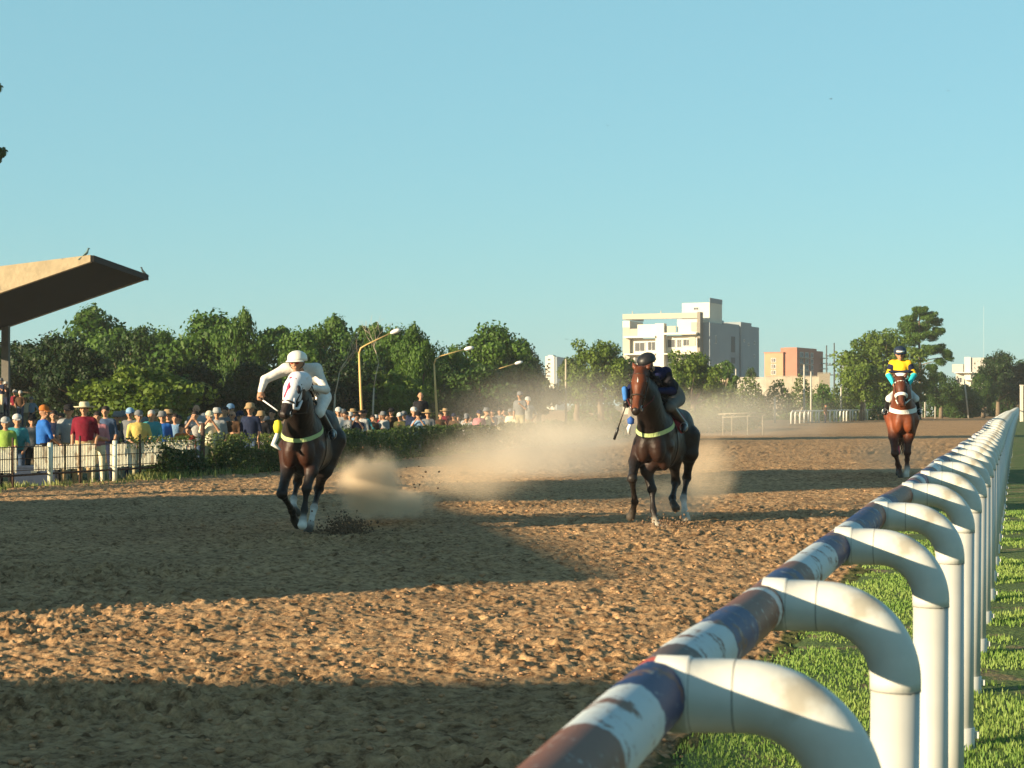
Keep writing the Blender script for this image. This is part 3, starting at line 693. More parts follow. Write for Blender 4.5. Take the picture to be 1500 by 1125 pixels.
# ------------------------------------------------------------------ hedges and shrubs: leaf faces through an irregular body
def leafy(name, pts, height, depth, n, leaf, m, label, cat, seed, bumps=.25, bottom=0.0, group=None, stem=True):
    """pts: world polyline at the foot"""
    r = np.random.default_rng(seed); P = np.array([(p[0], p[1]) for p in pts], float); o = P.mean(0)
    seg = np.linalg.norm(np.diff(P, axis=0), axis=1); cum = np.concatenate([[0], np.cumsum(seg)]); Lh = cum[-1]
    t = r.uniform(0, Lh, n); X = np.interp(t, cum, P[:, 0]); Y = np.interp(t, cum, P[:, 1])
    hh = height*(1-bumps+bumps*2*fbm(t*1.1+seed, t*0+seed, 3)); ends = np.minimum(1, np.minimum(t, Lh-t)/(.35*height+.01)); hh = hh*np.sqrt(np.clip(ends, .15, 1))
    a = r.uniform(0, np.pi, n); rad = r.uniform(.55, 1.05, n)
    q = np.cos(a)*rad; zz = np.sin(a)*rad*hh
    zz = np.where(r.random(n) < .5, r.uniform(0, 1, n)**.8*hh, zz); dd = depth/2*q*(1-.5*(zz/np.maximum(hh, .01))**3)
    i = np.clip(np.searchsorted(cum, t)-1, 0, len(seg)-1); tx = (P[i+1]-P[i])/seg[i][:, None]
    X = X-tx[:, 1]*dd+r.normal(0, .05, n); Y = Y+tx[:, 0]*dd+r.normal(0, .05, n)
    p = np.stack([X-o[0], Y-o[1], zz+bottom], -1)
    nrm = np.stack([-tx[:, 1]*q, tx[:, 0]*q, .4+0*q], -1)+r.normal(0, .7, (n, 3)); nrm /= np.linalg.norm(nrm, axis=1)[:, None]
    tt = np.cross(nrm, r.normal(0, 1, (n, 3))); tt /= np.linalg.norm(tt, axis=1)[:, None]; bt = np.cross(nrm, tt); s = leaf*r.uniform(.6, 1.4, n)[:, None]
    V = np.stack([p-tt*s*.5, p+bt*s*.3, p+tt*s*.5, p-bt*s*.3], 1).reshape(-1, 3)
    root = empty(name, (o[0], o[1], 0), label=label, cat=cat, group=group)
    link('foliage', npmesh('foliage', V, np.arange(len(V)).reshape(-1, 4), [m]), root)
    if stem:
        mb = MB(); rr = random.Random(seed)
        for j in range(max(3, int(Lh/.5))):
            f = (j+.5)/max(3, int(Lh/.5))*Lh; x = float(np.interp(f, cum, P[:, 0]))-o[0]; y = float(np.interp(f, cum, P[:, 1]))-o[1]
            mb.tube([(x, y, -.05), (x+rr.uniform(-.1, .1), y, height*.4), (x+rr.uniform(-.2, .2), y+rr.uniform(-.1, .1), height*.75)], [.02, .015, .006], n=4)
        mb.build('stem', [M_BARK], root, kind='stuff')
    return root
def oc(y0, y1, off=0, n=6): return [(float(outer(y))+off, y) for y in np.linspace(y0, y1, n)]
G_HEDGE = leafmat('leaf_hedge', (.018, .04, .01), (.07, .11, .025), .25)
G_VINE = leafmat('leaf_vine', (.04, .08, .015), (.2, .24, .06), .35)
leafy('hedge', oc(40.6, 42.2), .70, .8, 4500, .07, G_HEDGE, 'dark shrubby hedge swallowing the right end of the slat fence', 'hedge', 3)
leafy('hedge', oc(42.6, 45.6), .72, .9, 6500, .07, G_HEDGE, 'low dark hedge beneath the rusty post', 'hedge', 4)
leafy('hedge', oc(45.2, 52), .98, 1.0, 12000, .075, G_HEDGE, 'vine-topped hedge in front of the man in the navy shirt', 'hedge', 5)
leafy('vine', oc(39.6, 52, -.1), .28, .5, 3000, .06, G_VINE, 'yellow green creeper trailing along the top fence rail', 'creeper', 6, bottom=.66, stem=False)
leafy('hedge', oc(52.3, 66), .92, 1.1, 12000, .09, G_HEDGE, 'long dark clipped hedge behind the first dust plume', 'hedge', 7, .12)
leafy('hedge', oc(66.4, 84), .92, 1.2, 9000, .11, G_HEDGE, 'hazy clipped hedge in the dust between the two leading horses', 'hedge', 8, .12)
leafy('hedge', oc(99, 125, -1.0), 1.25, 2.0, 9000, .14, G_HEDGE, 'hazy low hedge right of the middle horse', 'hedge', 9, .3)
# low bushes belt behind the far rail
bl = ['below the water tank', 'left of the small tank house', 'right of the small tank house', 'below the brick building corner', 'below the brick building', 'left of the pylon', 'under the pylon', 'right of the pylon',
      'behind the standing far figure', 'at the left of the hazy belt', 'nearest to the middle jockey', 'under the bright green tree', 'left of the rider in yellow', 'behind the horse ears']
for i, (px, yt, wd) in enumerate([(1060, 566, 60), (1020, 562, 60), (1100, 556, 56), (1140, 556, 50), (1175, 551, 50), (1205, 556, 40), (1232, 560, 40), (1255, 556, 40), (1210, 572, 40), (975, 572, 60), (1000, 576, 60), (1285, 565, 40), (1305, 570, 40), (870, 578, 70)]):
    D = 172+(i*7) % 30; x = gx(px, D); w_ = wd/F*D
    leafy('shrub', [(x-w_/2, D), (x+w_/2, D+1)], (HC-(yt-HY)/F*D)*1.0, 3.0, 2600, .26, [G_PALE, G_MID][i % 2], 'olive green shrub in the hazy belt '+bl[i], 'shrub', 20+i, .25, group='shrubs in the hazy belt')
for i, (px, yt, wd, D) in enumerate([(1365, 575, 50, 232), (1400, 572, 60, 236), (1440, 570, 60, 240), (1480, 566, 60, 238)]):
    x = gx(px, D); w_ = wd/F*D
    leafy('shrub', [(x-w_/2, D), (x+w_/2, D)], HC-(yt-HY)/F*D, 2.5, 2600, .26, G_DARK, 'dark shrub '+['right of the third horse', 'above the mural wall', 'left of the reddish wall', 'over the reddish wall'][i], 'shrub', 60+i, .2)

# ------------------------------------------------------------------ outer fence with pale slats
M_SLAT = mat('slat_paint', (.62, .60, .47), .7, .2, 8, col2=(.3, .25, .18), thr=.6)
M_RUST = mat('rusty_steel', (.07, .04, .028), .8, .3, 10)
M_WPOST = mat('post_paint', (.66, .66, .52), .7, .15, 6, col2=(.3, .3, .2), thr=.62)
f0 = (float(outer(34)), 34)
sf = empty('slat_fence', (f0[0], f0[1], 0), label='low fence of pale vertical slats between rusty rails at the spectators', cat='fence')
yy = 33.0; pan = 0
def fp(y, z): return Vector((float(outer(y))-f0[0], y-f0[1], z))
while yy < 41.2:
    if pan in (3, 5): yy += .45
    y1 = yy+.96; tilt = rnd.uniform(-.02, .02)
    mb = MB(); A = fp(yy, 0); B = fp(y1, 0); n_ = int((B-A).length/.052)
    for i in range(n_):
        p = A.lerp(B, (i+.5)/n_); d = (B-A).normalized()*.0125; e = Vector((-d.y, d.x, 0)).normalized()*.006
        z0 = .30+rnd.uniform(-.015, .015)+tilt; z1 = .80+rnd.uniform(-.012, .012)+tilt
        q = [p-d-e, p+d-e, p-d+e, p+d+e]; mb.hexa([(v.x, v.y, z0) for v in q]+[(v.x, v.y, z1) for v in q])
    mb.build('slats', [M_SLAT], sf, kind='stuff')
    yy = y1+.06; pan += 1
for y in (33, 34.1, 35.9, 36.95, 38.0, 39.1, 40.1, 42.3, 44.4, 47):
    mb = MB(); p = fp(y, 0); wht = y in (36.95, 39.1)
    if wht: mb.tube([p+Vector((.06, -.08, -.1)), p+Vector((.06, -.08, .86))], .05, n=10, m=0)
    else: mb.tube([p+Vector((.0, -.06, -.1)), p+Vector((0, -.06, .98 if y != 42.3 else 1.2))], .022 if y != 42.3 else .05, n=8, m=0)
    mb.build('post', [M_WPOST if wht else M_RUST], sf)
for z in (.33, .56, .79):
    mb = MB(); mb.tube([fp(y, z)+Vector((.01, -.022, 0)) for y in np.linspace(32.5, 50 if z == .79 else 41.4, 30)], .008, n=6); mb.build('rail', [M_RUST], sf)
mb = MB(); mb.tube([fp(y, .24)+Vector((.02, -.03, 0)) for y in np.linspace(32.5, 41.4, 30)], .022, n=6); mb.build('rail', [M_RUST], sf)

# ------------------------------------------------------------------ lamp posts
M_LP = mat('lamp_post_paint', (.62, .42, .16), .6, .15, 3)
M_LH = mat('lamp_head_metal', (.7, .7, .68), .4, .05)
def lamp(px, ytop, yb, pxe, yh, D, label, thick=.055):
    x = gx(px, D); z = HC-(ytop-HY)/F*D; root = empty('lamp_post', (x+gx(750+(px-px), D)*0, D, 0), label=label, cat='lamp post', group='lamp posts behind the spectators')
    ex = gx(pxe, D)-x; ez = HC-(yh-HY)/F*D
    lean = gx(px+6, D)-x
    mb = MB(); mb.tube([(lean, 0, -.1), (lean*.35, 0, z*.55), (0, 0, z-.25)], [thick*1.5, thick*1.1, thick*.8], n=10); mb.build('pole', [M_LP], root)
    mb = MB(); mb.tube([(0, 0, z-.25), (.08, 0, z), (.35, 0, z+.16), (ex*.9, -.0, ez-.02)], [thick*.75, thick*.7, thick*.6, thick*.5], n=8); mb.build('arm', [M_LP], root)
    d = Vector((ex, 0, ez-z-.16)).normalized(); p = Vector((ex*.88, 0, ez-.03))
    mb = MB(); mb.tube([p, p+d*.12, p+d*.34, p+d*.52], [.04, .10, .11, .05], n=10)
    mb.build('lamp_head', [M_LH], root)
    return root
lamp(526, 510, 602, 578, 487, 86, 'tallest of the three amber lamp posts, just right of the white-clad rider')
lamp(636, 526, 610, 686, 511, 98, 'middle one of the three amber lamp posts')
lamp(719, 545, 610, 759, 532, 120, 'farthest and dustiest of the three amber lamp posts')
r = lamp(543, 562, 610, 559, 557, 150, 'small distant lamp with a bright head beneath the first lamp arm')

# ------------------------------------------------------------------ slender poles in the haze
M_POLE = mat('wood_pole', (.36, .32, .25), .85); M_POLEW = mat('white_pole', (.40, .38, .32), .8)
pl = [(1178, 535, 590, 165, 'tall pale pole below the brick building'), (1188, 545, 590, 175, 'thin pole just right of the tall pale pole'), (1026, 536, 565, 185, 'pole left of the water tank'), (1078, 541, 560, 200, 'short white pole right of the water tank'),
      (1135, 582, 596, 160, 'stubby white post left of the far rail'), (1232, 568, 596, 180, 'white post right of the standing far figure'), (1267, 545, 592, 185, 'pale pole in the bright green tree'), (1277, 548, 590, 190, 'thin pole near the rider in yellow'),
      (1370, 548, 590, 210, 'tall white pole right of the third horse'), (1419, 556, 582, 212, 'leaning white pole in front of the pale building'), (829, 527, 590, 150, 'thin hazy pole left of the middle horse'), (1132, 525, 555, 345, 'thin mast in front of the brick building'),
      (1355, 575, 600, 220, 'low white post at the blue panels'), (1456, 585, 604, 238, 'white gate post at the reddish wall')]
for i, (px, y0, y1, D, lab) in enumerate(pl):
    z = HC-(y0-HY)/F*D; rt = empty('utility_pole' if z > 2 else 'marker_post', (gx(px, D), D, 0), label=lab, cat='pole')
    mb = MB(); mb.tube([(0, 0, -.2), (0 if 'lean' not in lab else -.5, 0, z)], [.10, .075], n=8); mb.build('shaft', [M_POLEW if 'white' in lab or 'pale' in lab else M_POLE], rt)
    mb = MB(); mb.tube([(0 if 'lean' not in lab else -.5, 0, z), (0 if 'lean' not in lab else -.5, 0, z+.08)], [.1, .03], n=8); mb.build('cap', [M_POLE], rt)
# power-line structure: two poles with three cross arms
D = 300; rt = empty('power_pylon', (gx(1222, D), D, 0), label='power line mast with three cross arms and insulators right of the brick building', cat='pylon')
mm = mat('pylon_grey', (.07, .08, .08), .7)
for dx, zt in ((0, 11.6), (-1.25, 11.2)):
    mb = MB(); mb.tube([(dx, 0, 0), (dx, 0, zt)], [.17, .1], n=8); mb.build('mast', [mm], rt)
for z in (6.3, 7.9, 9.4):
    mb = MB(); mb.box(-1.4, 1.75, -.1, .1, z, z+.16); mb.build('cross_arm', [mm], rt)
    for x in (-1.3, -.7, .6, 1.2, 1.65):
        mb = MB(); mb.tube([(x, 0, z+.16), (x, 0, z+.28), (x, 0, z+.3), (x, 0, z+.42)], [.05, .14, .08, .13], n=8); mb.build('insulator', [mat('insulator_dark', (.08, .07, .07), .4)], rt)
D = 420; rt = empty('radio_mast', (gx(1441, D), D, 0), label='very faint thin radio mast above the dark dense tree', cat='mast')
mb = MB(); mb.tube([(0, 0, 0), (0, 0, 24)], .028, n=5).build('mast', [mat('mast_pale', (.45, .5, .5), .7)], rt)
# ------------------------------------------------------------------ buildings
M_WH = mat('facade_white', (.62, .58, .48), .85, .06, .3); M_GRY = mat('facade_greige', (.38, .36, .30), .85, .1, .3); M_GREY_SHADE = mat('facade_bluegrey_shade', (.25, .29, .31), .85, .10, .15, col2=(.21, .245, .265), thr=.6)  # blue-grey holds the white blocks' side shade; the grey building's own colour
M_WIN = mat('window_glass', (.04, .045, .05), .35, .1, 2, spec=.25); M_FRM = mat('window_frame', (.5, .5, .48), .6)
M_SLB = mat('slab_pale', (.66, .62, .52), .85, .05)
def bld(name, px, D, yaw, label):
    return empty(name, (gx(px, D), D, 0), -R(yaw), label=label, cat='building')
def win(par, x0, x1, z0, z1, y=0.0, side=False, m=None):
    """a window on the front (y = const, facing -y) or on the right side (x = y const)"""
    mb = MB(); f = .09; d = .05
    def bx(a0, a1, c0, c1, o0, o1): (mb.box(y+o0, y+o1, a0, a1, c0, c1) if side else mb.box(a0, a1, y-o1, y-o0, c0, c1))
    bx(x0-f, x0, z0-f, z1+f, .003, d); bx(x1, x1+f, z0-f, z1+f, .003, d); bx(x0, x1, z0-f, z0, .003, d); bx(x0, x1, z1, z1+f, .003, d); bx((x0+x1)/2-.03, (x0+x1)/2+.03, z0, z1, .006, d-.005)
    w_ = mb.build('window', [M_FRM], par)
    mb = MB()
    if side: mb.box(y+.004, y+.02, x0, x1, z0, z1)
    else: mb.box(x0, x1, y-.02, y-.004, z0, z1)
    mb.build('pane', [m or M_WIN], w_)
# big white apartment block; local x from -12.5 to 0 along the lit front, y into the picture
B = bld('apartment_block', 1022, 290, 24, 'white modern apartment block with roof frame and blank side wall tinted blue-grey as shade')
Zp = lambda py: HC-(py-HY)/F*290
def part(name, m, *bx, par=B):
    mb = MB()
    for b in bx: mb.box(*b)
    return mb.build(name, [m], par)
part('wall', M_WH, (-11.25, -6.72, .42, 10, -.2, Zp(495)), (-5.28, -.01, .42, 10, -.2, Zp(491)))                       # main body behind the balconies
part('wall', M_WH, (-6.7, -5.3, -.9, .398, 0, Zp(473)), (-9.9, -6.702, -.5, .396, Zp(491), Zp(474)))      # tall white panel and parapet
part('wall', M_GRY, (-12.5, -11.3, -.2, 6, -.2, Zp(478)))
part('wall', M_WH, (-12.5, -11.3, -.2, 6, Zp(478)+.002, Zp(468)))
part('roof_frame', M_GRY, (-12.5, 0, -.3, .5, Zp(466), Zp(458)), (-12.5, -11.9, .502, 8, Zp(466), Zp(459)))
part('wall', M_WH, (-3.4, 0, .0, 9, Zp(487), Zp(467)-.01))
part('wall', M_GRY, (-1.0, -.05, -.25, -.003, Zp(487)+.25, Zp(472)))
part('balcony_slab', M_SLB, (-5.298, .15, -1.3, .39, Zp(490), Zp(487)-.01))
part('balcony_slab', M_SLB, (-12.0, -6.71, -1.2, .39, Zp(494), Zp(491)-.01))
part('parapet', M_GRY, (-5.29, -3.5, -.4, -.2, Zp(487), Zp(477)))
part('parapet', M_GRY, (-11.2, -9.95, -.4, -.2, Zp(491), Zp(480)))
part('balcony_wall', M_GRY, (-1.1, -.02, -1.1, -.9, Zp(507), Zp(494)))
for i, (x0, x1, a, b) in enumerate([(-5.1, -3.9, 508, 497), (-3.5, -2.9, 508, 497), (-2.5, -1.3, 506, 497), (-10.6, -9.0, 513, 501), (-8.4, -7.2, 512, 500), (-10.6, -9.0, 531, 522), (-8.4, -7.2, 530, 520), (-5.1, -3.9, 530, 520), (-2.9, -1.3, 530, 520), (-8.4, -7.2, 548, 538), (-10.6, -9, 548, 538)]):
    win(B, x0, x1, Zp(a), Zp(b), .4)
part('balcony_slab', M_SLB, (-5.29, .1, -1.2, .39, Zp(519), Zp(517)-.01), (-12.0, -6.71, -1.1, .39, Zp(519), Zp(517)))
part('balcony_slab', M_SLB, (-5.29, .1, -1.2, .39, Zp(545), Zp(543)), (-12.0, -6.71, -1.1, .39, Zp(545), Zp(543)))
part('tower', M_WH, (-3.6, 1.0, 3.0, 9.5, Zp(487), Zp(442)))
part('tower_side_shade', M_GREY_SHADE, (1.002, 1.05, 3.0, 9.5, Zp(487)+5.6, Zp(442)))  # thin plate carrying the tower's side shade in its colour
win(B, -1.6, -.9, Zp(455)+.3, Zp(449), 3.0)
part('side_wall', M_GREY_SHADE, (.0, 1.6, 1.2, 10, -.2, Zp(472)), (-6, 1.6, 10.002, 17, -.2, Zp(470)), (-8, 1.6, 17.9, 24, -.2, Zp(465)), (-8, 1.6, 24.002, 28.5, -.2, Zp(470)), (-6, 1.0, 17.002, 17.898, -.2, Zp(470)))
part('corner_wall', mat('corner_dark', (.22, .2, .17), .9), (.002, .5, -.3, 1.198, 0, Zp(457)))
for (y0, y1, a, b) in [(4, 4.6, 502, 491), (25.4, 26, 518, 514), (25.5, 26, 497, 493), (22, 22.7, 500, 497), (19.5, 20, 495, 492)]: win(B, y0, y1, Zp(a), Zp(b), 1.6, True)
part('light_shaft', mat('shaft_dark', (.1, .11, .12), .9), (1.602, 1.64, 12.5, 14.6, Zp(513), Zp(489)), (1.602, 1.64, 12.5, 14.6, Zp(530), Zp(521)))
part('chimney', M_FRM, (-.4, .3, 12, 12.7, Zp(470), Zp(465)))
for x in (-11.0, -6.2): part('antenna', M_GRY, (x, x+.12, 0, .12, Zp(458), Zp(454)))
# brick building
D = 350; B2 = bld('brick_building', 1147, D, 28, 'salmon brick building with dark balcony openings beside the power mast'); Z2 = lambda py: HC-(py-HY)/F*D
M_BR = mat('brick_salmon', (.52, .25, .15), .9, .12, .4); M_BR_SHADE = mat('brick_brown_shade', (.36, .17, .12), .9, .12, .4)  # browner brick: shade painted into the side walls' colour; also the cornice
part('wall', M_BR, (-3.7, 0, 0, 9, -.2, Z2(517)), par=B2)
part('wall', M_BR_SHADE, (.002, 2.6, .5, 12, -.2, Z2(509)), (-1.2, 0, 2, 8, Z2(517)+.01, Z2(509)), par=B2)
part('wall', M_BR_SHADE, (.0, 2.4, 12.002, 16.5, -.2, Z2(512)), par=B2)
part('cornice', M_BR_SHADE, (-3.85, .1, -.12, 9.1, Z2(517)+.012, Z2(515.5)), par=B2)
for f in range(4):
    for (y0, y1) in ((2.2, 4.0), (5.2, 7.0), (8.6, 9.8)):
        win(B2, y0, y1, Z2(522+f*9.3), Z2(516+f*9.3), 2.6, True)
    part('balcony', M_GRY, (2.602, 3.3, 1.8, 7.4, Z2(524.5+f*9.3), Z2(523.4+f*9.3)), par=B2)
    part('balcony', M_GRY, (2.402, 3.3, 14.6, 17, Z2(523+f*8), Z2(521.8+f*8)), par=B2)
for f in range(3): win(B2, -2.3, -1.5, Z2(530+f*9), Z2(525+f*9), 0)
# distant tower block and smaller houses
D = 620; B3 = bld('tower_block', 812, D, 20, 'distant pale tower block right of the round-topped tree'); Z3 = lambda py: HC-(py-HY)/F*D
part('wall', M_WH, (-3.2, 0, 0, 6, -.2, Z3(522)), (-2.6, -.8, 1, 4, Z3(522), Z3(520)), par=B3); part('side_wall', M_GREY_SHADE, (.002, .8, .3, 9, -.2, Z3(523)), par=B3)
for i in range(5): win(B3, -2.3, -1.4, Z3(528+i*6), Z3(525.5+i*6), 0)
D = 380; B4 = bld('grey_building', 1246, D, 10, 'small plain grey building behind the power mast'); Z4 = lambda py: HC-(py-HY)/F*D
part('wall', M_GREY_SHADE, (-2.0, 2.2, 0, 6, -.2, Z4(537)), par=B4); part('parapet', M_GREY_SHADE, (-2.1, 2.3, -.1, 6.1, Z4(537)+.002, Z4(535.5)), par=B4); win(B4, -1, 0, Z4(548), Z4(543), 0)
D = 320; B5 = bld('pale_villa', 1422, D, 20, 'pale stepped house with sunlit stair tower left of the dark tree'); Z5 = lambda py: HC-(py-HY)/F*D
part('tower', M_WH, (-1.1, 0, 0, 1.5, -.2, Z5(523)), par=B5)
part('wall', mat('villa_grey', (.42, .4, .36), .9), (.002, 4.2, .3, 8, -.2, Z5(524)), (-2.6, -1.102, .6, 7, -.2, Z5(545)), (-3.4, -1.5, 2, 7, Z5(545), Z5(533)), par=B5)
part('balcony_slab', M_SLB, (-2.7, .3, -1.0, .59, Z5(546.5), Z5(545)), (-1, 1, -1.0, -.002, Z5(557), Z5(555.5)), par=B5)
part('gable_wall', M_WH, (-.4, 3.6, -2, -.1, -.2, Z5(572)), par=B5)
for (a, b, c, d) in [(.6, 1.6, 553, 546), (2.2, 3.2, 553, 546), (.6, 1.6, 567, 560), (-2.3, -1.6, 560, 553)]: win(B5, a, b, Z5(c), Z5(d), .3 if a > 0 else .6)
D = 205; B6 = bld('tank_house', 1056, D, 8, 'small ochre block house carrying a white water tank'); Z6 = lambda py: HC-(py-HY)/F*D
M_OC = mat('ochre_render', (.5, .4, .26), .9)
part('wall', M_OC, (-.9, .9, 0, 2, -.2, Z6(546)), par=B6); part('coping', M_OC, (-.97, .97, -.07, 2.07, Z6(546)+.002, Z6(545)), par=B6)
part('door', mat('door_dull', (.2, .18, .14), .8), (-.35, .25, -.04, -.002, 0, 1.9), par=B6)
mb = MB(); zt = Z6(545)
mb.lathe([(0, 0), (.40, 0), (.42, .1), (.42, .75), (.36, .9), (.2, .97), (.2, 1.02), (0, 1.03)], 20, (-.05, .9, zt)).build('water_tank', [M_WH], B6)
# garden walls, low
def wall(px0, px1, y0, y1, D, m, name, label, th=.25, cap_=True):
    x0, x1 = gx(px0, D), gx(px1, D); z = HC-(y0-HY)/F*D
    rt = empty(name, ((x0+x1)/2, D, 0), label=label, cat='wall'); w_ = (x1-x0)/2
    mb = MB(); n_ = max(1, int(w_*2/2.5))
    for i in range(n_):
        a, b = -w_+2*w_*i/n_, -w_+2*w_*(i+1)/n_-.02
        MB().box(a, b, 0, th, -.2, z+rnd.uniform(-.03, .03)).build('panel', [m], rt)
    if cap_: MB().box(-w_, w_, -.05, th+.05, z+.035, z+.12).build('coping', [m], rt)
    return rt
wall(985, 1046, 559, 575, 208, mat('wall_cream', (.55, .5, .4), .9, .25, .8), 'garden_wall', 'cream garden wall left of the tank house')
wall(1066, 1122, 554, 575, 212, mat('wall_cream', (.55, .5, .4), .9, .25, .8), 'garden_wall', 'cream garden wall right of the tank house')
wall(1122, 1200, 552, 575, 240, mat('wall_beige', (.48, .42, .32), .9, .25, .8), 'garden_wall', 'beige low wall beneath the brick building')
wall(1198, 1216, 547, 580, 250, mat('wall_brown', (.3, .26, .2), .9), 'shed', 'brown flat shed left of the power mast')
wall(1165, 1350, 596, 612, 262, mat('panel_paleblue', (.45, .5, .54), .8, .1, .5), 'panel_fence', 'long pale blue panel fence behind the far white rail')
wall(1348, 1381, 582, 606, 250, mat('panel_blue', (.33, .42, .48), .8, .1, .5), 'panel_fence', 'pale blue corrugated panels right of the third horse')
M_MUR = mat('mural_paint', (.42, .42, .38), .9, .15, 1.5, col2=(.05, .06, .06), thr=.54)
wall(1383, 1414, 582, 601, 246, M_MUR, 'mural_wall', 'grey wall with black painted scrawl near the right edge')
wall(1414, 1456, 584, 603, 248, mat('wall_dark', (.06, .065, .07), .9, .3, 1), 'dark_fence', 'dark fence between the mural wall and the reddish wall')
wall(1457, 1560, 578, 604, 240, mat('wall_oxblood', (.10, .035, .028), .9, .25, .7), 'reddish_wall', 'dark reddish wall at the right edge behind the rail')
D = 170; rt = empty('marker_post', (gx(1497, D), D, 0), label='thick cream post at the right edge beyond the rail', cat='post')
MB().box(-.12, .12, 0, .25, -.2, HC-(565-HY)/F*D).build('shaft', [M_WH], rt); MB().box(-.15, .15, -.03, .28, HC-(565-HY)/F*D+.002, HC-(565-HY)/F*D+.08).build('cap', [M_WH], rt)

# far white rail on goosenecks seen across the bend
P0 = Vector((gx(1163, 152), 152, 0)); P1 = Vector((gx(1352, 225), 225, 0))
fr = empty('rail_fence', P0, label='far white gooseneck rail across the bend, left of the third horse', cat='railing')
mb = MB(); mb.tube([(0, 0, 1.05), tuple(P1-P0+Vector((0, 0, 1.05)))], .05, n=8); mb.build('rail_pipe', [M_PVC2], fr)
mb = MB(); mb.tube([(0, 0, 1.05), (-.12, -.2, 1.05), (-.22, -.3, .93), (-.25, -.33, .8), (-.25, -.33, -.05)], [.075]*5, n=8); GN = mb.mesh('post', M_PVC)
n_ = 46
for i in range(n_):
    if 7 < i < 10: continue
    o = link('post', GN, fr, (P1-P0)*(i/(n_-1))); o.rotation_euler = (0, 0, R(rnd.uniform(-8, 8)))
# second line of white caps on the panel fence
fr2 = empty('picket_row', (gx(1200, 255), 255, 0), label='row of small white stakes along the pale blue panel fence', cat='fence')
mb = MB(); mb.tube([(0, 0, -.1), (0, 0, 1.5), (.25, -.1, 1.72)], .07, n=6); ST = mb.mesh('stake', M_PVC)
for i in range(34): link('stake', ST, fr2, (gx(1160+i*4.0, 255)-gx(1200, 255), 0, 0))
# tubular starting bench / frame in front of the hazy hedge
D = 92; fb = empty('tube_frame', (gx(1085, D), D, 0), label='long low white tubular frame in front of the hazy hedge', cat='barrier')
for (a, b, z, r_) in [(1052, 1118, 1.18, .03), (1058, 1118, 1.02, .022)]:
    mb = MB(); mb.tube([(gx(a, D)-gx(1085, D), 0, z-.05), (gx(b, D)-gx(1085, D), 0, z+.03)], r_, n=6); mb.build('rail', [M_POLE], fb)
for px in (1059, 1072, 1095, 1117):
    mb = MB(); mb.tube([(gx(px, D)-gx(1085, D), 0, -.1), (gx(px, D)-gx(1085, D), 0, 1.05), (gx(px+5, D)-gx(1085, D), 0, 1.12)], .025, n=6); mb.build('leg', [M_POLE], fb)
# ------------------------------------------------------------------ horses and riders
M_EYE = mat('dark_eye', (.01, .008, .006), .12, 0, spec=.7); M_HOOF = mat('hoof_horn', (.06, .05, .04), .5); M_HOOFP = mat('hoof_pale', (.45, .40, .32), .6)
M_LEATH = mat('dark_leather', (.03, .018, .012), .45, .2, 20); M_WHT = mat('white_strap', (.75, .73, .68), .6); M_GRN = mat('breast_band_green', (.42, .52, .22), .7, .15, 12)
M_SKIN = mat('skin', (.42, .22, .13), .55, .06, 12); M_BLK = mat('black_boot', (.015, .015, .017), .3, spec=.5)
M_STEEL = mat('stirrup_steel', (.5, .5, .5), .3, metal=1)
_tone = {}
def coat_mat(name, c, c2, rough=.42):
    _tone['x_'+name] = c
    return mat(name, c, rough, .22, 3.5, bump=.006, bscale=22, col2=c2, thr=.56, spec=.4)

def tone_mat(name, rough=.5):
    m = mat(name, (1, 1, 1), rough, .35, 5, bump=.016, bscale=9, spec=.25); t = m.node_tree
    a = t.nodes.new('ShaderNodeAttribute'); a.attribute_name = 'tone'
    mx = [n for n in t.nodes if n.type == 'MIX' and n.blend_type == 'MULTIPLY'][0]; t.links.new(a.outputs['Color'], mx.inputs[6]); return m
TONES = dict(white_strap=(.62, .60, .55), hoof_horn=(.06, .05, .04), hoof_pale=(.42, .38, .30))
def tone_of(m): return _tone.get('x_'+m.name, TONES.get(m.name, (.1, .1, .1)))
class Rig:
    """a frame standing on the ground: forward (towards the head), side (to the picture's right when facing us), up"""
    def __init__(s, px, D, yaw, gz=None, sc=1.0):
        s.X0 = gx(px, D); s.Y0 = D; s.a = R(yaw); s.gz = GZ(s.X0, D) if gz is None else gz; s.sc = sc
    def J(s, px, py, f):
        """joint seen at that place in the photograph, f metres in front of the withers -> local point"""
        a = s.a; k = (px-750)/F
        si = (k*(s.Y0-f*math.cos(a))-s.X0+f*math.sin(a))/(math.cos(a)+k*math.sin(a))
        D = s.Y0-f*math.cos(a)-si*math.sin(a)
        return Vector((si, -f, HC-(py-HY)/F*D-s.gz))/s.sc
    def root(s, name, label, cat):
        return empty(name, (s.X0, s.Y0, s.gz), -s.a, s.sc, label=label, cat=cat)
# local frame: x = side, -y = forward, z = up; the root is turned by -yaw so forward becomes (-sin a, -cos a)

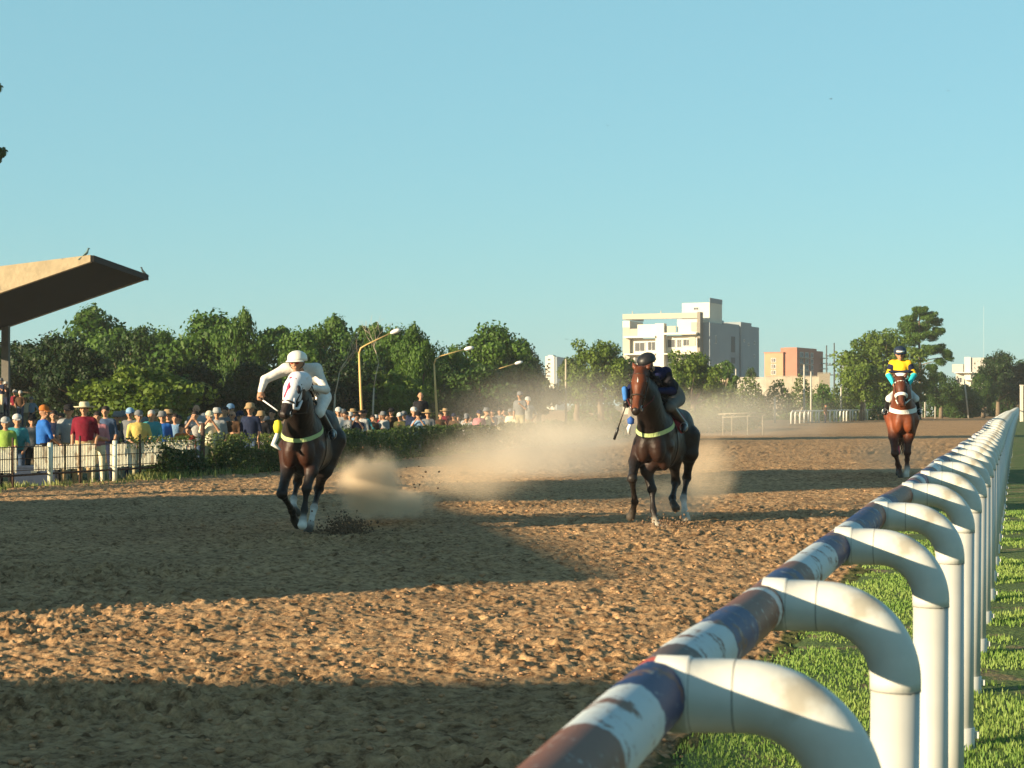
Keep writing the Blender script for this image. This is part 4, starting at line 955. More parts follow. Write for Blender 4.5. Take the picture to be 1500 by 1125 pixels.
def limb(pts, rad, m=0, k=.03, mats=None):
    # slimmer shafts between pronounced joints
    P2, R2, M2 = [Vector(pts[0])], [rad[0]], []
    for i in range(len(pts)-1):
        a, b = Vector(pts[i]), Vector(pts[i+1]); L_ = (b-a).length
        if i == 1: P2 += [a.lerp(b, .6), b]; R2 += [rad[i+1]*.92, rad[i+1]*1.04]; M2 += [mats[i] if mats else m]*2
        elif i == 2 and L_ > .1: P2 += [a.lerp(b, .25), a.lerp(b, .8), b]; R2 += [rad[i+1]*.86, rad[i+1]*.82, rad[i+1]*1.12]; M2 += [mats[i] if mats else m]*3
        elif i == 3: P2 += [a.lerp(b, .6), b]; R2 += [rad[i+1]*.72, rad[i+1]*.95]; M2 += [mats[i] if mats else m]*2
        elif i == 4: P2 += [b]; R2 += [rad[i+1]*1.18]; M2 += [mats[i] if mats else m]
        else: P2 += [b]; R2 += [rad[i+1]]; M2 += [mats[i] if mats else m]
    pts, rad, mats = P2, R2, M2
    return [cap(pts[i], pts[i+1], rad[i], rad[i+1], (mats[i] if mats else m), k) for i in range(len(pts)-1)]
def horse(rig, name, label, coatm, darkm, legm, faceM, head, legs, zb=0.0, mane_c=(.012, .009, .008), hood=None, blaze=None, ear=.12, sock=None, tail=None):
    """head: dict(poll, nose) local points; legs: list of dict(kind, pts, rad, mats)"""
    root = rig.root(name, label, 'horse')
    M = [coatm, darkm, legm, M_WHT, M_HOOF, M_HOOFP, faceM]
    V = lambda s, f, z: Vector((s, -f, z+zb))
    T = lambda s, f, z: Vector((s, -f, z-.085))          # stretched low at the gallop
    pr = []
    pr += [ell(T(0, -.12, 1.22), (.25, .62, .38), 1, .1), ell(T(0, .12, 1.14), (.22, .42, .33), 1, .1),                 # barrel
           ell(V(0, .05, 1.50), (.08, .36, .11), 1, .12), ell(V(0, -.35, 1.46), (.15, .45, .10), 1, .12),                # withers, back
           ell(V(0, -.62, 1.36), (.24, .36, .22), 1, .1), ell(T(0, -.5, 1.06), (.21, .42, .20), 1, .1)]
    for s_ in (-1, 1):
        pr += [ell(T(.14*s_, .27, 1.25), (.10, .20, .33), 0, .04, Matrix.Rotation(R(-18), 4, 'X')),                      # shoulder
               ell(T(.098*s_, .50, 1.10), (.10, .11, .17), 0, .022), ell(T(.15*s_, .36, .98), (.085, .12, .16), 0, .035),                                                       # pectoral
               ell(V(.14*s_, -.74, 1.24), (.13, .27, .30), 1, .05), ell(T(.14*s_, -.86, 1.10), (.10, .16, .24), 1, .05)] # haunch
    poll, nose = Vector(head['poll']), Vector(head['nose'])
    hd = (nose-poll); L = hd.length; hd.normalize(); sidev = Vector((math.cos(head.get('turn', 0)), math.sin(head.get('turn', 0)), 0)); sidev = (sidev-hd*sidev.dot(hd)).normalized()
    fr = hd.cross(sidev); fr = fr if fr.dot(Vector((0, -1, .3))) > 0 else -fr       # out of the forehead
    H = lambda t, u=0, v=0: poll+hd*(t*L)+fr*u+sidev*v
    # neck in elliptical pieces
    n0 = V(0, .34, 1.30); n1 = n0.lerp(poll, .5)+Vector((0, -.02, .02)); nb_ = H(.12, -.07)
    ns = np.array([1.45, 1, 1])
    pr += [cap(n0, n1, .30, .225, 1, .12, ns), cap(n1, nb_, .225, .135, 1, .08, ns), cap(V(0, .12, 1.47), n1+Vector((0, .03, .12)), .11, .09, 1, .1, ns)]
    pr += [cap(H(.0, .0), H(.35, .0), .085, .088, 6, .05), ell(H(.2, .035), (.092, .06, .1), 6, .04),
           cap(H(.12, -.06), H(.42, -.075), .088, .066, 6, .05), cap(H(.3, .01), H(.88, .0), .083, .052, 6, .05),
           cap(H(.42, -.07), H(.86, -.045), .055, .04, 6, .05), ell(H(.93, -.005), (.056, .056, .055), 6, .04)]
    for s_ in (-1, 1):
        pr += [ell(H(.30, -.065, .052*s_), (.035, .075, .085), 6, .03), ell(H(.27, .03, .082*s_), (.028, .03, .03), 6, .02),
               cap(H(.94, .035, .032*s_), H(.99, .02, .036*s_), .022, .018, 6, .015), cap(H(-.02, .0, .055*s_), H(-.13, .0, .07*s_), .035, .03, 6, .03)]
    for lg in legs:
        pr += limb(lg['pts'], lg['rad'], k=lg.get('k', .028), mats=lg['mats'])
    body = organic('body', pr, [tone_mat('coat_blend')], h=.0135, k=.05, parent=root, relax=2, tones=[tone_of(x) for x in M])
    # ears, eyes, nostrils
    for s_ in (-1, 1):
        e0 = H(-.04, .0, .06*s_); e1 = e0+(-hd*.55+fr*head.get('earf', .1)+sidev*s_*.35).normalized()*ear
        organic('ear', [cap(e0, e0.lerp(e1, .5), .026, .03, 0), cap(e0.lerp(e1, .5), e1, .03, .007, 0)], [faceM if hood is None else hood], h=.008, k=.02, parent=root)
        organic('eye', [ell(H(.275, .035, .096*s_), (.02, .02, .02), 0)], [M_EYE], h=.007, k=0, parent=root)
        organic('nostril', [ell(H(.965, .045, .038*s_), (.013, .014, .018), 0)], [mat('nostril_dark', (.01, .005, .005), .8)], h=.005, k=0, parent=root)
    # mane: many thin locks along the crest
    mb = MB(); rr = random.Random(5); c0 = V(0, .10, 1.60); c1 = H(-.05, -.03)
    for i in range(70):
        t = rr.random(); p = c0.lerp(c1, t)+Vector((0, 0, .07*math.sin(t*math.pi))); sd_ = rr.choice((-1, 1))
        q = p+Vector((sd_*rr.uniform(.03, .13), rr.uniform(.02, .12), rr.uniform(-.02, .07))); q2 = q+Vector((sd_*.04, .05, -rr.uniform(.06, .14)))
        mb.tube([p, q, q2], [.014, .012, .003], n=4)
    mb.build('mane', [mat('mane_'+name+str(coatm.name), mane_c, .6)], root)
    # tail
    t0 = V(0, -1.0, 1.42); mb = MB(); tt = tail or [Vector((-.06, 1.22, 1.32)), Vector((-.14, 1.5, 1.12)), Vector((-.22, 1.85, .9))]
    for i in range(60):
        o = [Vector((rr.uniform(-1, 1)*s__, rr.uniform(-1, 1)*s__, rr.uniform(-1, 1)*s__)) for s__ in (.02, .06, .10, .14)]
        mb.tube([t0+o[0]]+[p+o_ for p, o_ in zip(tt, o[1:])], [.02, .016, .012, .003], n=4)
    mb.build('tail', [mat('mane_'+name+str(coatm.name), mane_c, .6)], root)
    return root, H, V, hd, fr, sidev
from mathutils.bvhtree import BVHTree
def conform(body, P, off, step=.03):
    """lay a line on the body's surface"""
    me = body.data; bv = BVHTree.FromPolygons([v.co for v in me.vertices], [tuple(p.vertices) for p in me.polygons])
    Q = [Vector(P[0])]
    for a, b in zip(P[:-1], P[1:]):
        n = max(1, int((Vector(b)-Vector(a)).length/step)); Q += [Vector(a).lerp(Vector(b), (i+1)/n) for i in range(n)]
    out = []; nrm = []
    for q in Q:
        l, nn, i, d = bv.find_nearest(q)
        out.append(l+nn*off)
        nrm.append(nn)
    for _ in range(2): out = [out[0]]+[(out[i-1]+out[i]*2+out[i+1])/4 for i in range(1, len(out)-1)]+[out[-1]]
    return out, nrm
def strap(root, name, P, r_, m, n=6):
    if name in ('breast_band', 'girth'):
        body = [c for c in root.children if c.name.startswith('body')][0]; P, nr_ = conform(body, P, .002)
        mb = MB(); V_ = []; hw = r_*1.05
        for i, p in enumerate(P):
            t = (P[min(i+1, len(P)-1)]-P[max(i-1, 0)]).normalized(); sd_ = t.cross(nr_[i]).normalized()
            V_ += [p+sd_*hw-nr_[i]*.006, p+sd_*hw+nr_[i]*.007, p-sd_*hw+nr_[i]*.007, p-sd_*hw-nr_[i]*.006]
        mb.add(V_, [(4*i+a, 4*i+(a+1) % 4, 4*i+4+(a+1) % 4, 4*i+4+a) for i in range(len(P)-1) for a in range(4)], 0, False)
        return mb.build(name, [m], root)
    mb = MB(); mb.tube(P, r_, n=n); return mb.build(name, [m], root)
def ring(H, t, ru, rv, off=0, n=18, r_=.009, skip=None):
    return [H(t+(.0), off+ru*math.sin(2*math.pi*i/n), rv*math.cos(2*math.pi*i/n)) for i in range(n+1)]
def bridle(root, H, m, noseb=None, browb=None):
    strap(root, 'noseband', ring(H, .62, .092, .092, -.02), .012, noseb or m)
    strap(root, 'browband', [H(.12, .02, -.105), H(.13, .09, -.05), H(.13, .105, 0), H(.13, .09, .05), H(.12, .02, .105)], .012, browb or m)
    for s_ in (-1, 1):
        strap(root, 'cheekpiece', [H(-.02, -.02, .1*s_), H(.3, -.01, .108*s_), H(.62, -.02, .088*s_), H(.86, -.035, .065*s_)], .009, m)
        mb = MB(); c = H(.87, -.03, .068*s_)
        mb.tube([c+Vector((0, .035*math.cos(t), .035*math.sin(t))) for t in np.linspace(0, 2*math.pi, 13)], .006, n=5, cap=False); mb.build('bit_ring', [M_STEEL], root)
def fist(root, name, W, T, m, curl=Vector((0, 0, -1)), sd=1, h=.006):
    """a closed hand: wrist W, knuckles towards T; four bent fingers of unequal length and a thumb off the side"""
    W = Vector(W); T = Vector(T); d = (T-W).normalized(); c = (curl-d*curl.dot(d)).normalized(); s_ = d.cross(c)*sd
    pr = [cap(W-d*.03, W+d*.02, .027, .026, 0), ell(W+d*.055, (.036, .036, .032), 0), cap(W+d*.03+s_*.02, W+d*.08+s_*.028, .018, .017, 0), cap(W+d*.03-s_*.02, W+d*.08-s_*.026, .018, .016, 0)]
    for i, (o, l) in enumerate([(.032, .9), (.011, 1.0), (-.011, .95), (-.031, .78)]):
        b0 = W+d*.085+s_*o; b1 = b0+d*.028*l+c*.012; b2 = b1+c*.03*l-d*.004; b3 = b2-d*.024*l+c*.004
        pr += [cap(b0, b1, .0105, .0098, 0, .006), cap(b1, b2, .0098, .009, 0, .005), cap(b2, b3, .009, .0078, 0, .005)]
    t0 = W+d*.03+s_*.034; t1 = t0+d*.032+s_*.012+c*.018; t2 = t1+d*.01-s_*.016+c*.022
    pr += [cap(t0, t1, .0125, .0115, 0, .008), cap(t1, t2, .0115, .009, 0, .006)]
    return organic(name, pr, [m], h=h, k=.012, parent=root)
def face_prims(c, f, up, m=0, hairm=None, s=1.0):
    """head with brow, nose, mouth, chin, ears; f = facing direction"""
    c = Vector(c); f = Vector(f).normalized(); sd_ = f.cross(up).normalized(); u = sd_.cross(f).normalized()
    pr = [ell(c+u*.02*s-f*.01*s, (.078*s, .095*s, .1*s), m, .02), cap(c-u*.05*s+f*.02*s, c-u*.085*s+f*.045*s, .055*s, .035*s, m, .03),
          cap(c+u*.01*s+f*.085*s, c-u*.03*s+f*.108*s, .012*s, .017*s, m, .015), cap(c+u*.03*s+f*.07*s-sd_*.03*s, c+u*.03*s+f*.07*s+sd_*.03*s, .018*s, .018*s, m, .015),
          cap(c-u*.06*s+f*.085*s-sd_*.018*s, c-u*.06*s+f*.085*s+sd_*.018*s, .011*s, .011*s, m, .008)]
    for q in (-1, 1): pr.append(ell(c+sd_*q*.082*s-f*.01*s, (.016*s, .026*s, .034*s), m, .01))
    if hairm is not None: pr.append(ell(c+u*.058*s-f*.024*s, (.092*s, .102*s, .084*s), hairm, .012))
    return pr, u, sd_
def goggles(root, c, f, up, lens, s=1.0, name='goggles'):
    c = Vector(c); f = Vector(f).normalized(); sd_ = f.cross(up).normalized(); u = sd_.cross(f).normalized(); mb = MB()
    for q in (-1, 1):
        o = c+f*.088*s+u*.018*s+sd_*q*.034*s
        mb.tube([o-f*.004, o+f*.010*s], [.030*s, .026*s], n=12)
    mb.tube([c+f*.092*s+u*.018*s-sd_*.01*s, c+f*.092*s+u*.018*s+sd_*.01*s], .007*s, n=6)
    mb.build(name, [lens], root)
    for q in (-1, 1): strap(root, 'goggle_strap', [c+f*.085*s+u*.02*s+sd_*q*.062*s, c+f*.02*s+u*.02*s+sd_*q*.088*s, c-f*.06*s+u*.025*s+sd_*q*.07*s], .006*s, M_BLK)
def helmet(root, c, f, up, m, s=.96, peakm=None):
    c = Vector(c); f = Vector(f).normalized(); sd_ = f.cross(up).normalized(); u = sd_.cross(f).normalized()
    n = 24; V = []; Fc = []; rings = [(0.0, .128), (.25, .128), (.55, .121), (.85, .098), (1.15, .062), (1.4, .026), (1.56, .004)]
    for t, r_ in rings:
        for k in range(n):
            a = 2*math.pi*k/n; V.append(c+u*(.03+.135*math.sin(t))*s+f*(math.cos(a)*r_*1.13-.012)*s+sd_*math.sin(a)*r_*s)
    for i in range(len(rings)-1):
        for k in range(n): Fc.append((i*n+k, i*n+(k+1) % n, (i+1)*n+(k+1) % n, (i+1)*n+k))
    Fc.append(tuple(range(n-1, -1, -1)))
    mb = MB(); mb.add(V, Fc, 0, True)
    h_ = mb.build('helmet', [m], root)
    mb = MB(); V = []
    for k in range(9):
        a = (k/8-.5)*2.0
        for q, dr in ((0, 0), (1, 1)): V.append(c+u*(.038-.016*dr)*s+f*(math.cos(a)*(.132+.032*dr*math.cos(a)))*s+sd_*math.sin(a)*(.128+.02*dr)*s)
    Fc = [(2*i, 2*i+1, 2*i+3, 2*i+2) for i in range(8)]; V2 = [p-u*.008 for p in V]; nn = len(V)
    mb.add(V+V2, Fc+[tuple(nn+j for j in reversed(q)) for q in Fc]+[(2*i+1, nn+2*i+1, nn+2*i+3, 2*i+3) for i in range(8)], 0, True); mb.build('peak', [peakm or m], root)
    for q in (-1, 1): strap(root, 'chin_strap', [c+u*.03*s+sd_*q*.11*s, c-u*.04*s+f*.02*s+sd_*q*.085*s, c-u*.115*s+f*.05*s], .006*s, M_BLK)

UP = Vector((0, 0, 1))
# ---------- horse 1: dark bay in a white hood, rider in white
r1 = Rig(450, 23.3, 6); J = r1.J
cb1 = coat_mat('coat_dark_bay', (.036, .012, .006), (.035, .015, .009)); cd1 = coat_mat('coat_black_brown', (.016, .010, .008), (.028, .014, .009)); lg = coat_mat('leg_black', (.016, .012, .010), (.03, .018, .012))
M_HOODW = mat('hood_white', (.72, .70, .72), .75, .05, 6, bump=.004, bscale=30); M_PINK = mat('hood_red', (.55, .04, .10), .7)
legs = [dict(pts=[Vector((-.17, -.28, 1.08)), J(421, 688, .42), J(413, 723, .80), J(428, 748, .36), J(431, 761, .24), J(436, 768, .18)], rad=[.14, .085, .062, .043, .05, .052], mats=[0, 2, 2, 2, 4]),
        dict(pts=[Vector((.15, -.30, 1.06)), J(456, 690, .46), J(449, 716, .58), J(446, 747, .60), J(444, 761, .66), J(443, 769, .68)], rad=[.14, .085, .058, .040, .043, .052], mats=[0, 2, 2, 2, 3]),
        dict(pts=[Vector((.16, .72, 1.16)), J(474, 688, -.55), J(467, 716, -.80), J(460, 744, -.50), J(455, 768, -.30), J(451, 781, -.22)], rad=[.20, .12, .062, .043, .046, .055], mats=[1, 2, 2, 3, 4]),
        dict(pts=[Vector((-.14, .72, 1.16)), J(440, 684, -.50), J(436, 706, -.72), J(430, 732, -.42), J(431, 744, -.28), J(434, 751, -.22)], rad=[.19, .11, .058, .04, .044, .052], mats=[1, 2, 2, 3, 4])]
root, H, V, hd, fr, sv = horse(r1, 'race_horse', 'dark bay racehorse in a white and red hood galloping on the left', cb1, cd1, lg, cd1,
    dict(poll=J(434, 558, .98), nose=J(415, 611, 1.22), turn=-.25, earf=-.3), legs, hood=M_HOODW, mane_c=(.01, .008, .007))
h1 = dict(root=root, H=H, V=V)
# hood: shell over the head with eye openings
pr = [cap(H(-.02, .002), H(.35, .002), .094, .096, 0, .05), ell(H(.2, .04), (.1, .068, .108), 0, .04), cap(H(.12, -.05), H(.40, -.068), .095, .072, 0, .05), cap(H(.3, .014), H(.58, .010), .090, .076, 0, .05), cap(H(-.02, -.03), H(-.12, -.12), .11, .13, 0, .06)]
for s_ in (-1, 1): pr += [ell(H(.30, -.065, .052*s_), (.042, .08, .09), 0, .03)]
hood = organic('hood', pr, [M_HOODW], h=.012, k=.05, parent=root, relax=2)
for s_ in (-1, 1):
    organic('eye_cup', [ell(H(.27, .035, .094*s_), (.03, .042, .055), 0)], [mat('eye_cup_dark', (.02, .02, .025), .5)], h=.008, k=0, parent=root)
organic('hood_patch', [cap(H(.05, .098, -.02), H(.30, .106, .0), .02, .022, 0), cap(H(.05, .098, -.02), H(.05, .09, .045), .02, .016, 0), cap(H(.30, .106, 0), H(.55, .082, -.03), .022, .014, 0)], [M_PINK], h=.008, k=.02, parent=root, label='red stripe down the hood')
bridle(root, H, M_LEATH, noseb=M_LEATH)
strap(root, 'cheek_strap', [H(.5, .03, .075), H(.72, -.02, .085), H(.62, -.12, .08), H(.35, -.16, .06)], .02, M_HOODW)
strap(root, 'breast_band', [Vector((-.30, -.10, 1.36)), Vector((-.27, -.35, 1.27)), Vector((-.17, -.56, 1.205)), Vector((0, -.635, 1.18)), Vector((.17, -.56, 1.205)), Vector((.27, -.35, 1.27)), Vector((.30, -.10, 1.36))], .024, M_GRN)
mb = MB(); c = J(407, 625, .80); mb.lathe([(0, -.09), (.045, -.07), (.06, 0), (.04, .07), (0, .085)], 12, c); mb.build('rosette', [mat('rosette_yellow', (.75, .66, .04), .7)], root)
mb = MB(); c2 = J(405, 640, .8); mb.tube([c+Vector((0, 0, -.06)), c2, c2+Vector((-.04, 0, -.09)), c2+Vector((.05, 0, -.16))], [.02, .03, .035, .012], n=8); mb.build('ribbon', [M_WHT], root)
# saddle, girth, stirrups shared by all
def tack(root, V, pad, zb=0, cloth_m=None):
    organic('saddle', [cap(V(0, -.02, 1.60), V(0, -.33, 1.575), .07, .09, 0, .03, np.array([.55, 1, 1])), cap(V(-.2, -.14, 1.42), V(-.05, -.14, 1.6), .05, .05, 0), cap(V(.2, -.14, 1.42), V(.05, -.14, 1.6), .05, .05, 0)], [M_LEATH], h=.016, k=.05, parent=root)
    organic('saddle_cloth', [ell(V(0, -.2, 1.36), (.295, .30, .235), 0)], [pad], h=.02, k=.0, parent=root)
    strap(root, 'girth', [V(.0+.285*math.sin(t), .02, 1.16+.36*math.cos(t)) for t in np.linspace(0, 2*math.pi, 25)], .03, M_LEATH)
tack(root, V, mat('saddle_cloth_dark', (.02, .02, .025), .8))
# rider 1
def rider(rig, label, shirt, pants, P, hm, lens, name='person', cuff=None, collar=None, zb=0, shoulder_r=.075, extra=None):
    """P: dict of local joints"""
    root = rig.root(name, label, 'jockey')
    M = [shirt, pants, M_BLK, M_SKIN, cuff or shirt, collar or shirt]
    pr = [cap(P['hip'], P['waist'], .135, .125, 1, .05, None), cap(P['waist'], P['chest'], .125, .155, 0, .06), cap(P['shL'], P['shR'], .078, .078, 0, .06), cap(P['chest'], P['neck'], .11, .055, 0, .05)]
    for s_ in 'LR':
        pr += [cap(P['sh'+s_], P['el'+s_], .072, .054, 0 if not extra else extra[0], .035), cap(P['el'+s_], P['wr'+s_], .054, .038, 4 if cuff else 0, .02)]
        pr += [cap(P['hip'+s_], P['kn'+s_], .105, .072, 1, .04), cap(P['kn'+s_], P['an'+s_], .066, .042, 2, .02), cap(P['an'+s_], P['to'+s_], .042, .034, 2, .02)]
    body = organic('body', pr, M, h=.013, k=.045, parent=root, relax=1)
    f = P['face']; hp, u, sd_ = face_prims(P['head'], f, UP, 0)
    hp.append(cap(P['neck'], Vector(P['head'])-u*.04-Vector(f).normalized()*.02, .052, .05, 0, .03))
    organic('head', hp, [M_SKIN], h=.008, k=.02, parent=root)
    helmet(root, P['head'], f, UP, hm)
    goggles(root, P['head'], f, UP, lens)
    for s_ in 'LR':
        if P.get('hand'+s_): fist(root, 'hand', P['wr'+s_], P['hand'+s_], P.get('glove', M_SKIN), sd=1 if s_ == 'L' else -1, h=.0065)
        mb = MB(); a = Vector(P['to'+s_]); an = Vector(P['an'+s_]); mid = a.lerp(an, .35)
        mb.tube([mid+Vector((.055*math.cos(t), .0, .06*math.sin(t)+.02)) for t in np.linspace(0, 2*math.pi, 13)], .007, n=5, cap=False); mb.build('stirrup', [M_STEEL], root)
    return root, u, sd_
W1 = cloth('white_silks', (.68, .65, .60)); W1b = cloth('white_breeches', (.72, .70, .66))
P = dict(head=J(435, 532, .52), face=Vector((-.12, -1, -.02)), neck=J(441, 546, .36), chest=J(452, 556, .18), waist=J(461, 566, -.08), hip=J(466, 578, -.26),
         shL=J(419, 541, .34), shR=J(463, 541, .28), elL=J(388, 556, .46), wrL=J(382, 573, .55), handL=J(381, 585, .6), elR=J(477, 571, .30), wrR=J(455, 568, .62), handR=J(447, 568, .70),
         hipL=J(455, 582, -.2), hipR=J(474, 582, -.22), knL=J(424, 596, .26), knR=J(467, 604, .20), anL=J(425, 628, -.12), anR=J(486, 634, -.16), toL=J(423, 634, .04), toR=J(487, 641, .0))
rt, u, sd_ = rider(r1, 'jockey in all white silks and white helmet crouched over the hooded horse', W1, W1b, P, mat('helmet_cream', (.74, .70, .60), .3, .04, spec=.5), mat('lens_red', (.30, .02, .01), .15, spec=.7))
# whip held in the hand: a thing of its own
a, b = J(379, 582, .62), J(407, 602, .70)
wl = r1.root('riding_whip', 'pale riding whip in the right fist of the white-clad jockey', 'whip')
mb = MB(); mb.tube([a, a.lerp(b, .22)], .011, n=8); mb.build('handle', [M_LEATH], wl); mb = MB(); mb.tube([a.lerp(b, .22), a.lerp(b, .85), b], [.010, .008, .009], n=6); mb.build('shaft', [M_WHT], wl)
# reins
for s_, hnd in ((-1, 'wrR'), (1, 'wrR')):
    strap(h1['root'], 'rein', [H(.87, -.03, .07*s_), H(.6, -.22, .16*s_), Vector(P['wrR'])+Vector((0, -.06, -.03))], .007, M_LEATH)

# ---------- horse 2: bay, rider in navy and black
r2 = Rig(968, 25.2, 20); J = r2.J
cb2 = coat_mat('coat_bay', (.024, .010, .006), (.05, .02, .011)); cd2 = coat_mat('coat_bay_dark', (.011, .007, .006), (.02, .01, .008)); f2 = coat_mat('coat_bay_face', (.10, .028, .010), (.15, .045, .02))
legs = [dict(pts=[Vector((-.17, -.28, 1.10)), J(930, 676, .45), J(926, 701, .80), J(930, 735, .46), J(927, 748, .34), J(924, 757, .30)], rad=[.14, .085, .062, .042, .047, .055], mats=[0, 2, 2, 2, 4]),
        dict(pts=[Vector((.13, -.30, 1.06)), J(948, 690, .40), J(955, 717, .42), J(957, 748, .50), J(960, 763, .56), J(963, 772, .60)], rad=[.14, .088, .060, .040, .044, .055], mats=[0, 2, 2, 2, 5]),
        dict(pts=[Vector((-.13, .70, 1.16)), J(987, 672, -.35), J(990, 706, -.60), J(985, 730, -.30), J(986, 737, -.20), J(990, 744, -.16)], rad=[.20, .12, .064, .046, .048, .052], mats=[1, 2, 2, 2, 4]),
        dict(pts=[Vector((.17, .74, 1.16)), J(1011, 664, -.70), J(1006, 700, -1.0), J(1001, 730, -.75), J(1003, 748, -.66), J(1005, 761, -.60)], rad=[.20, .115, .060, .043, .046, .056], mats=[1, 1, 2, 3, 5])]
root, H, V, hd, fr, sv = horse(r2, 'race_horse', 'bay racehorse with reddish face galloping in the middle', cb2, cd2, lg, f2,
    dict(poll=J(939, 545, 1.0), nose=J(931, 604, 1.28), turn=.12, earf=.1), legs, mane_c=(.012, .009, .008))
bridle(root, H, M_LEATH)
organic('star', [cap(H(.22, .094, -.01), H(.34, .098, -.005), .014, .009, 0)], [M_WHT], h=.006, k=0, parent=root)
organic('muzzle', [ell(H(.95, .0), (.061, .06, .058), 0), ell(H(1.0, -.03), (.04, .04, .03), 0)], [lg], h=.008, k=.03, parent=root)
strap(root, 'breast_band', [Vector((-.30, -.10, 1.40)), Vector((-.27, -.35, 1.31)), Vector((-.17, -.56, 1.24)), Vector((0, -.635, 1.215)), Vector((.17, -.56, 1.24)), Vector((.27, -.35, 1.31)), Vector((.30, -.10, 1.40))], .026, M_GRN)
mb = MB(); c = J(924, 616, .85); mb.lathe([(0, -.06), (.045, -.04), (.05, .02), (0, .06)], 10, c); mb.build('rosette', [mat('rosette_blue', (.03, .10, .35), .7)], root)
mb = MB(); mb.tube([c+Vector((0, 0, -.04)), J(921, 628, .82), J(921, 636, .8)], [.02, .03, .012], n=8); mb.build('ribbon', [M_WHT], root)
tack(root, V, mat('saddle_cloth_red', (.16, .012, .02), .8))
h2root = root; H2 = H
NV_ = cloth('navy_silks', (.008, .012, .05)); BK = cloth('black_silks', (.012, .012, .016))
P = dict(head=J(948, 534, .50), face=Vector((-.55, -1, -.55)), neck=J(958, 545, .36), chest=J(968, 555, .16), waist=J(980, 569, -.08), hip=J(988, 580, -.26),
         shL=J(946, 550, .36), shR=J(975, 546, .24), elL=J(925, 567, .42), wrL=J(918, 584, .58), handL=J(917, 594, .62), elR=J(986, 573, .32), wrR=J(962, 572, .66), handR=J(953, 572, .76),
         hipL=J(972, 585, -.2), hipR=J(993, 585, -.24), knL=J(955, 602, .24), knR=J(981, 596, .20), anL=J(957, 628, -.12), anR=J(1003, 622, -.18), toL=J(955, 634, .04), toR=J(1001, 631, .0), glove=M_BLK)
rt, u, sd_ = rider(r2, 'jockey in navy and black silks with black helmet on the middle horse', BK, mat('breeches_dull', (.12, .115, .105), .8), P, mat('helmet_black', (.014, .014, .016), .45, spec=.4), mat('lens_dark', (.01, .01, .012), .1, spec=.7), cuff=NV_)
organic('collar', [cap(P['neck']+Vector((-.04, 0, .0)), P['neck']+Vector((.05, .02, -.02)), .085, .10, 0), cap(P['shR'], Vector(P['chest'])+Vector((.05, 0, .02)), .086, .10, 0)], [NV_], h=.013, k=.04, parent=rt)
organic('blue_sleeve', [cap(J(915, 570, .60), J(916, 584, .62), .042, .034, 0)], [cloth('sky_blue', (.05, .18, .5))], h=.012, k=0, parent=rt)
wl = r2.root('riding_whip', 'black riding whip pointing down beside the head of the middle horse', 'whip')
a, b = J(917.5, 592, .64), J(899.5, 644, .66)
mb = MB(); mb.tube([a, a.lerp(b, .3), a.lerp(b, .66)], [.008, .008, .009], n=6); mb.build('shaft', [M_LEATH], wl); mb = MB(); mb.tube([a.lerp(b, .66), a.lerp(b, .7), b], [.012, .02, .018], n=8); mb.build('handle', [M_BLK], wl)
for s_ in (-1, 1): strap(h2root, 'rein', [H2(.87, -.03, .07*s_), H2(.55, -.16, .17*s_), Vector(P['wrR'])+Vector((0, -.06, -.03))], .008, mat('rein_red', (.10, .015, .015), .7))

# ---------- horse 3: chestnut, rider upright in yellow
r3 = Rig(1322, 37.6, 10, sc=1.06); J = r3.J
cb3 = coat_mat('coat_chestnut', (.17, .043, .015), (.14, .038, .016)); cd3 = coat_mat('coat_chestnut_dark', (.13, .036, .016), (.09, .028, .014)); f3 = coat_mat('coat_chestnut_face', (.085, .025, .012), (.05, .018, .01)); lg3 = coat_mat('leg_chestnut', (.075, .022, .012), (.04, .015, .01))
legs = [dict(pts=[Vector((-.17, -.28, 1.12)), J(1309, 640, .44), J(1311, 664, .72), J(1317, 684, .36), J(1318.5, 693, .46), J(1319.5, 698, .50)], rad=[.15, .095, .070, .045, .046, .052], mats=[0, 2, 2, 2, 4]),
        dict(pts=[Vector((.16, -.30, 1.10)), J(1331, 640, .38), J(1329, 663, .44), J(1329, 686, .40), J(1328, 693, .44), J(1327, 699, .48)], rad=[.15, .095, .068, .046, .048, .058], mats=[0, 2, 2, 3, 5]),
        dict(pts=[Vector((-.14, .72, 1.16)), Vector((-.12, .60, .85)), Vector((-.10, .82, .55)), Vector((-.07, .62, .22)), Vector((-.06, .55, .10)), Vector((-.06, .50, .04))], rad=[.20, .12, .062, .045, .046, .052], mats=[1, 2, 2, 2, 4]),
        dict(pts=[Vector((.14, .72, 1.16)), Vector((.13, .66, .85)), Vector((.12, .95, .58)), Vector((.12, .92, .30)), Vector((.12, .88, .20)), Vector((.12, .84, .14))], rad=[.20, .12, .062, .045, .046, .052], mats=[1, 2, 2, 2, 4])]
root, H, V, hd, fr, sv = horse(r3, 'race_horse', 'chestnut horse with white noseband trotting alone behind on the right', cb3, cd3, lg3, f3,
    dict(poll=J(1319, 557, .82), nose=J(1321, 595, 1.12), turn=.0, earf=.2), legs, mane_c=(.03, .014, .01), ear=.15, tail=[Vector((0, 1.15, 1.2)), Vector((0, 1.2, .85)), Vector((0, 1.15, .5))])
bridle(root, H, M_LEATH, noseb=M_WHT, browb=M_WHT)
strap(root, 'nose_roll', ring(H, .58, .1, .1, -.02), .026, M_WHT)
strap(root, 'breast_band', [Vector((-.30, -.05, 1.38)), Vector((-.27, -.35, 1.30)), Vector((-.17, -.56, 1.26)), Vector((0, -.64, 1.25)), Vector((.17, -.56, 1.26)), Vector((.27, -.35, 1.30)), Vector((.30, -.05, 1.38))], .04, M_WHT)
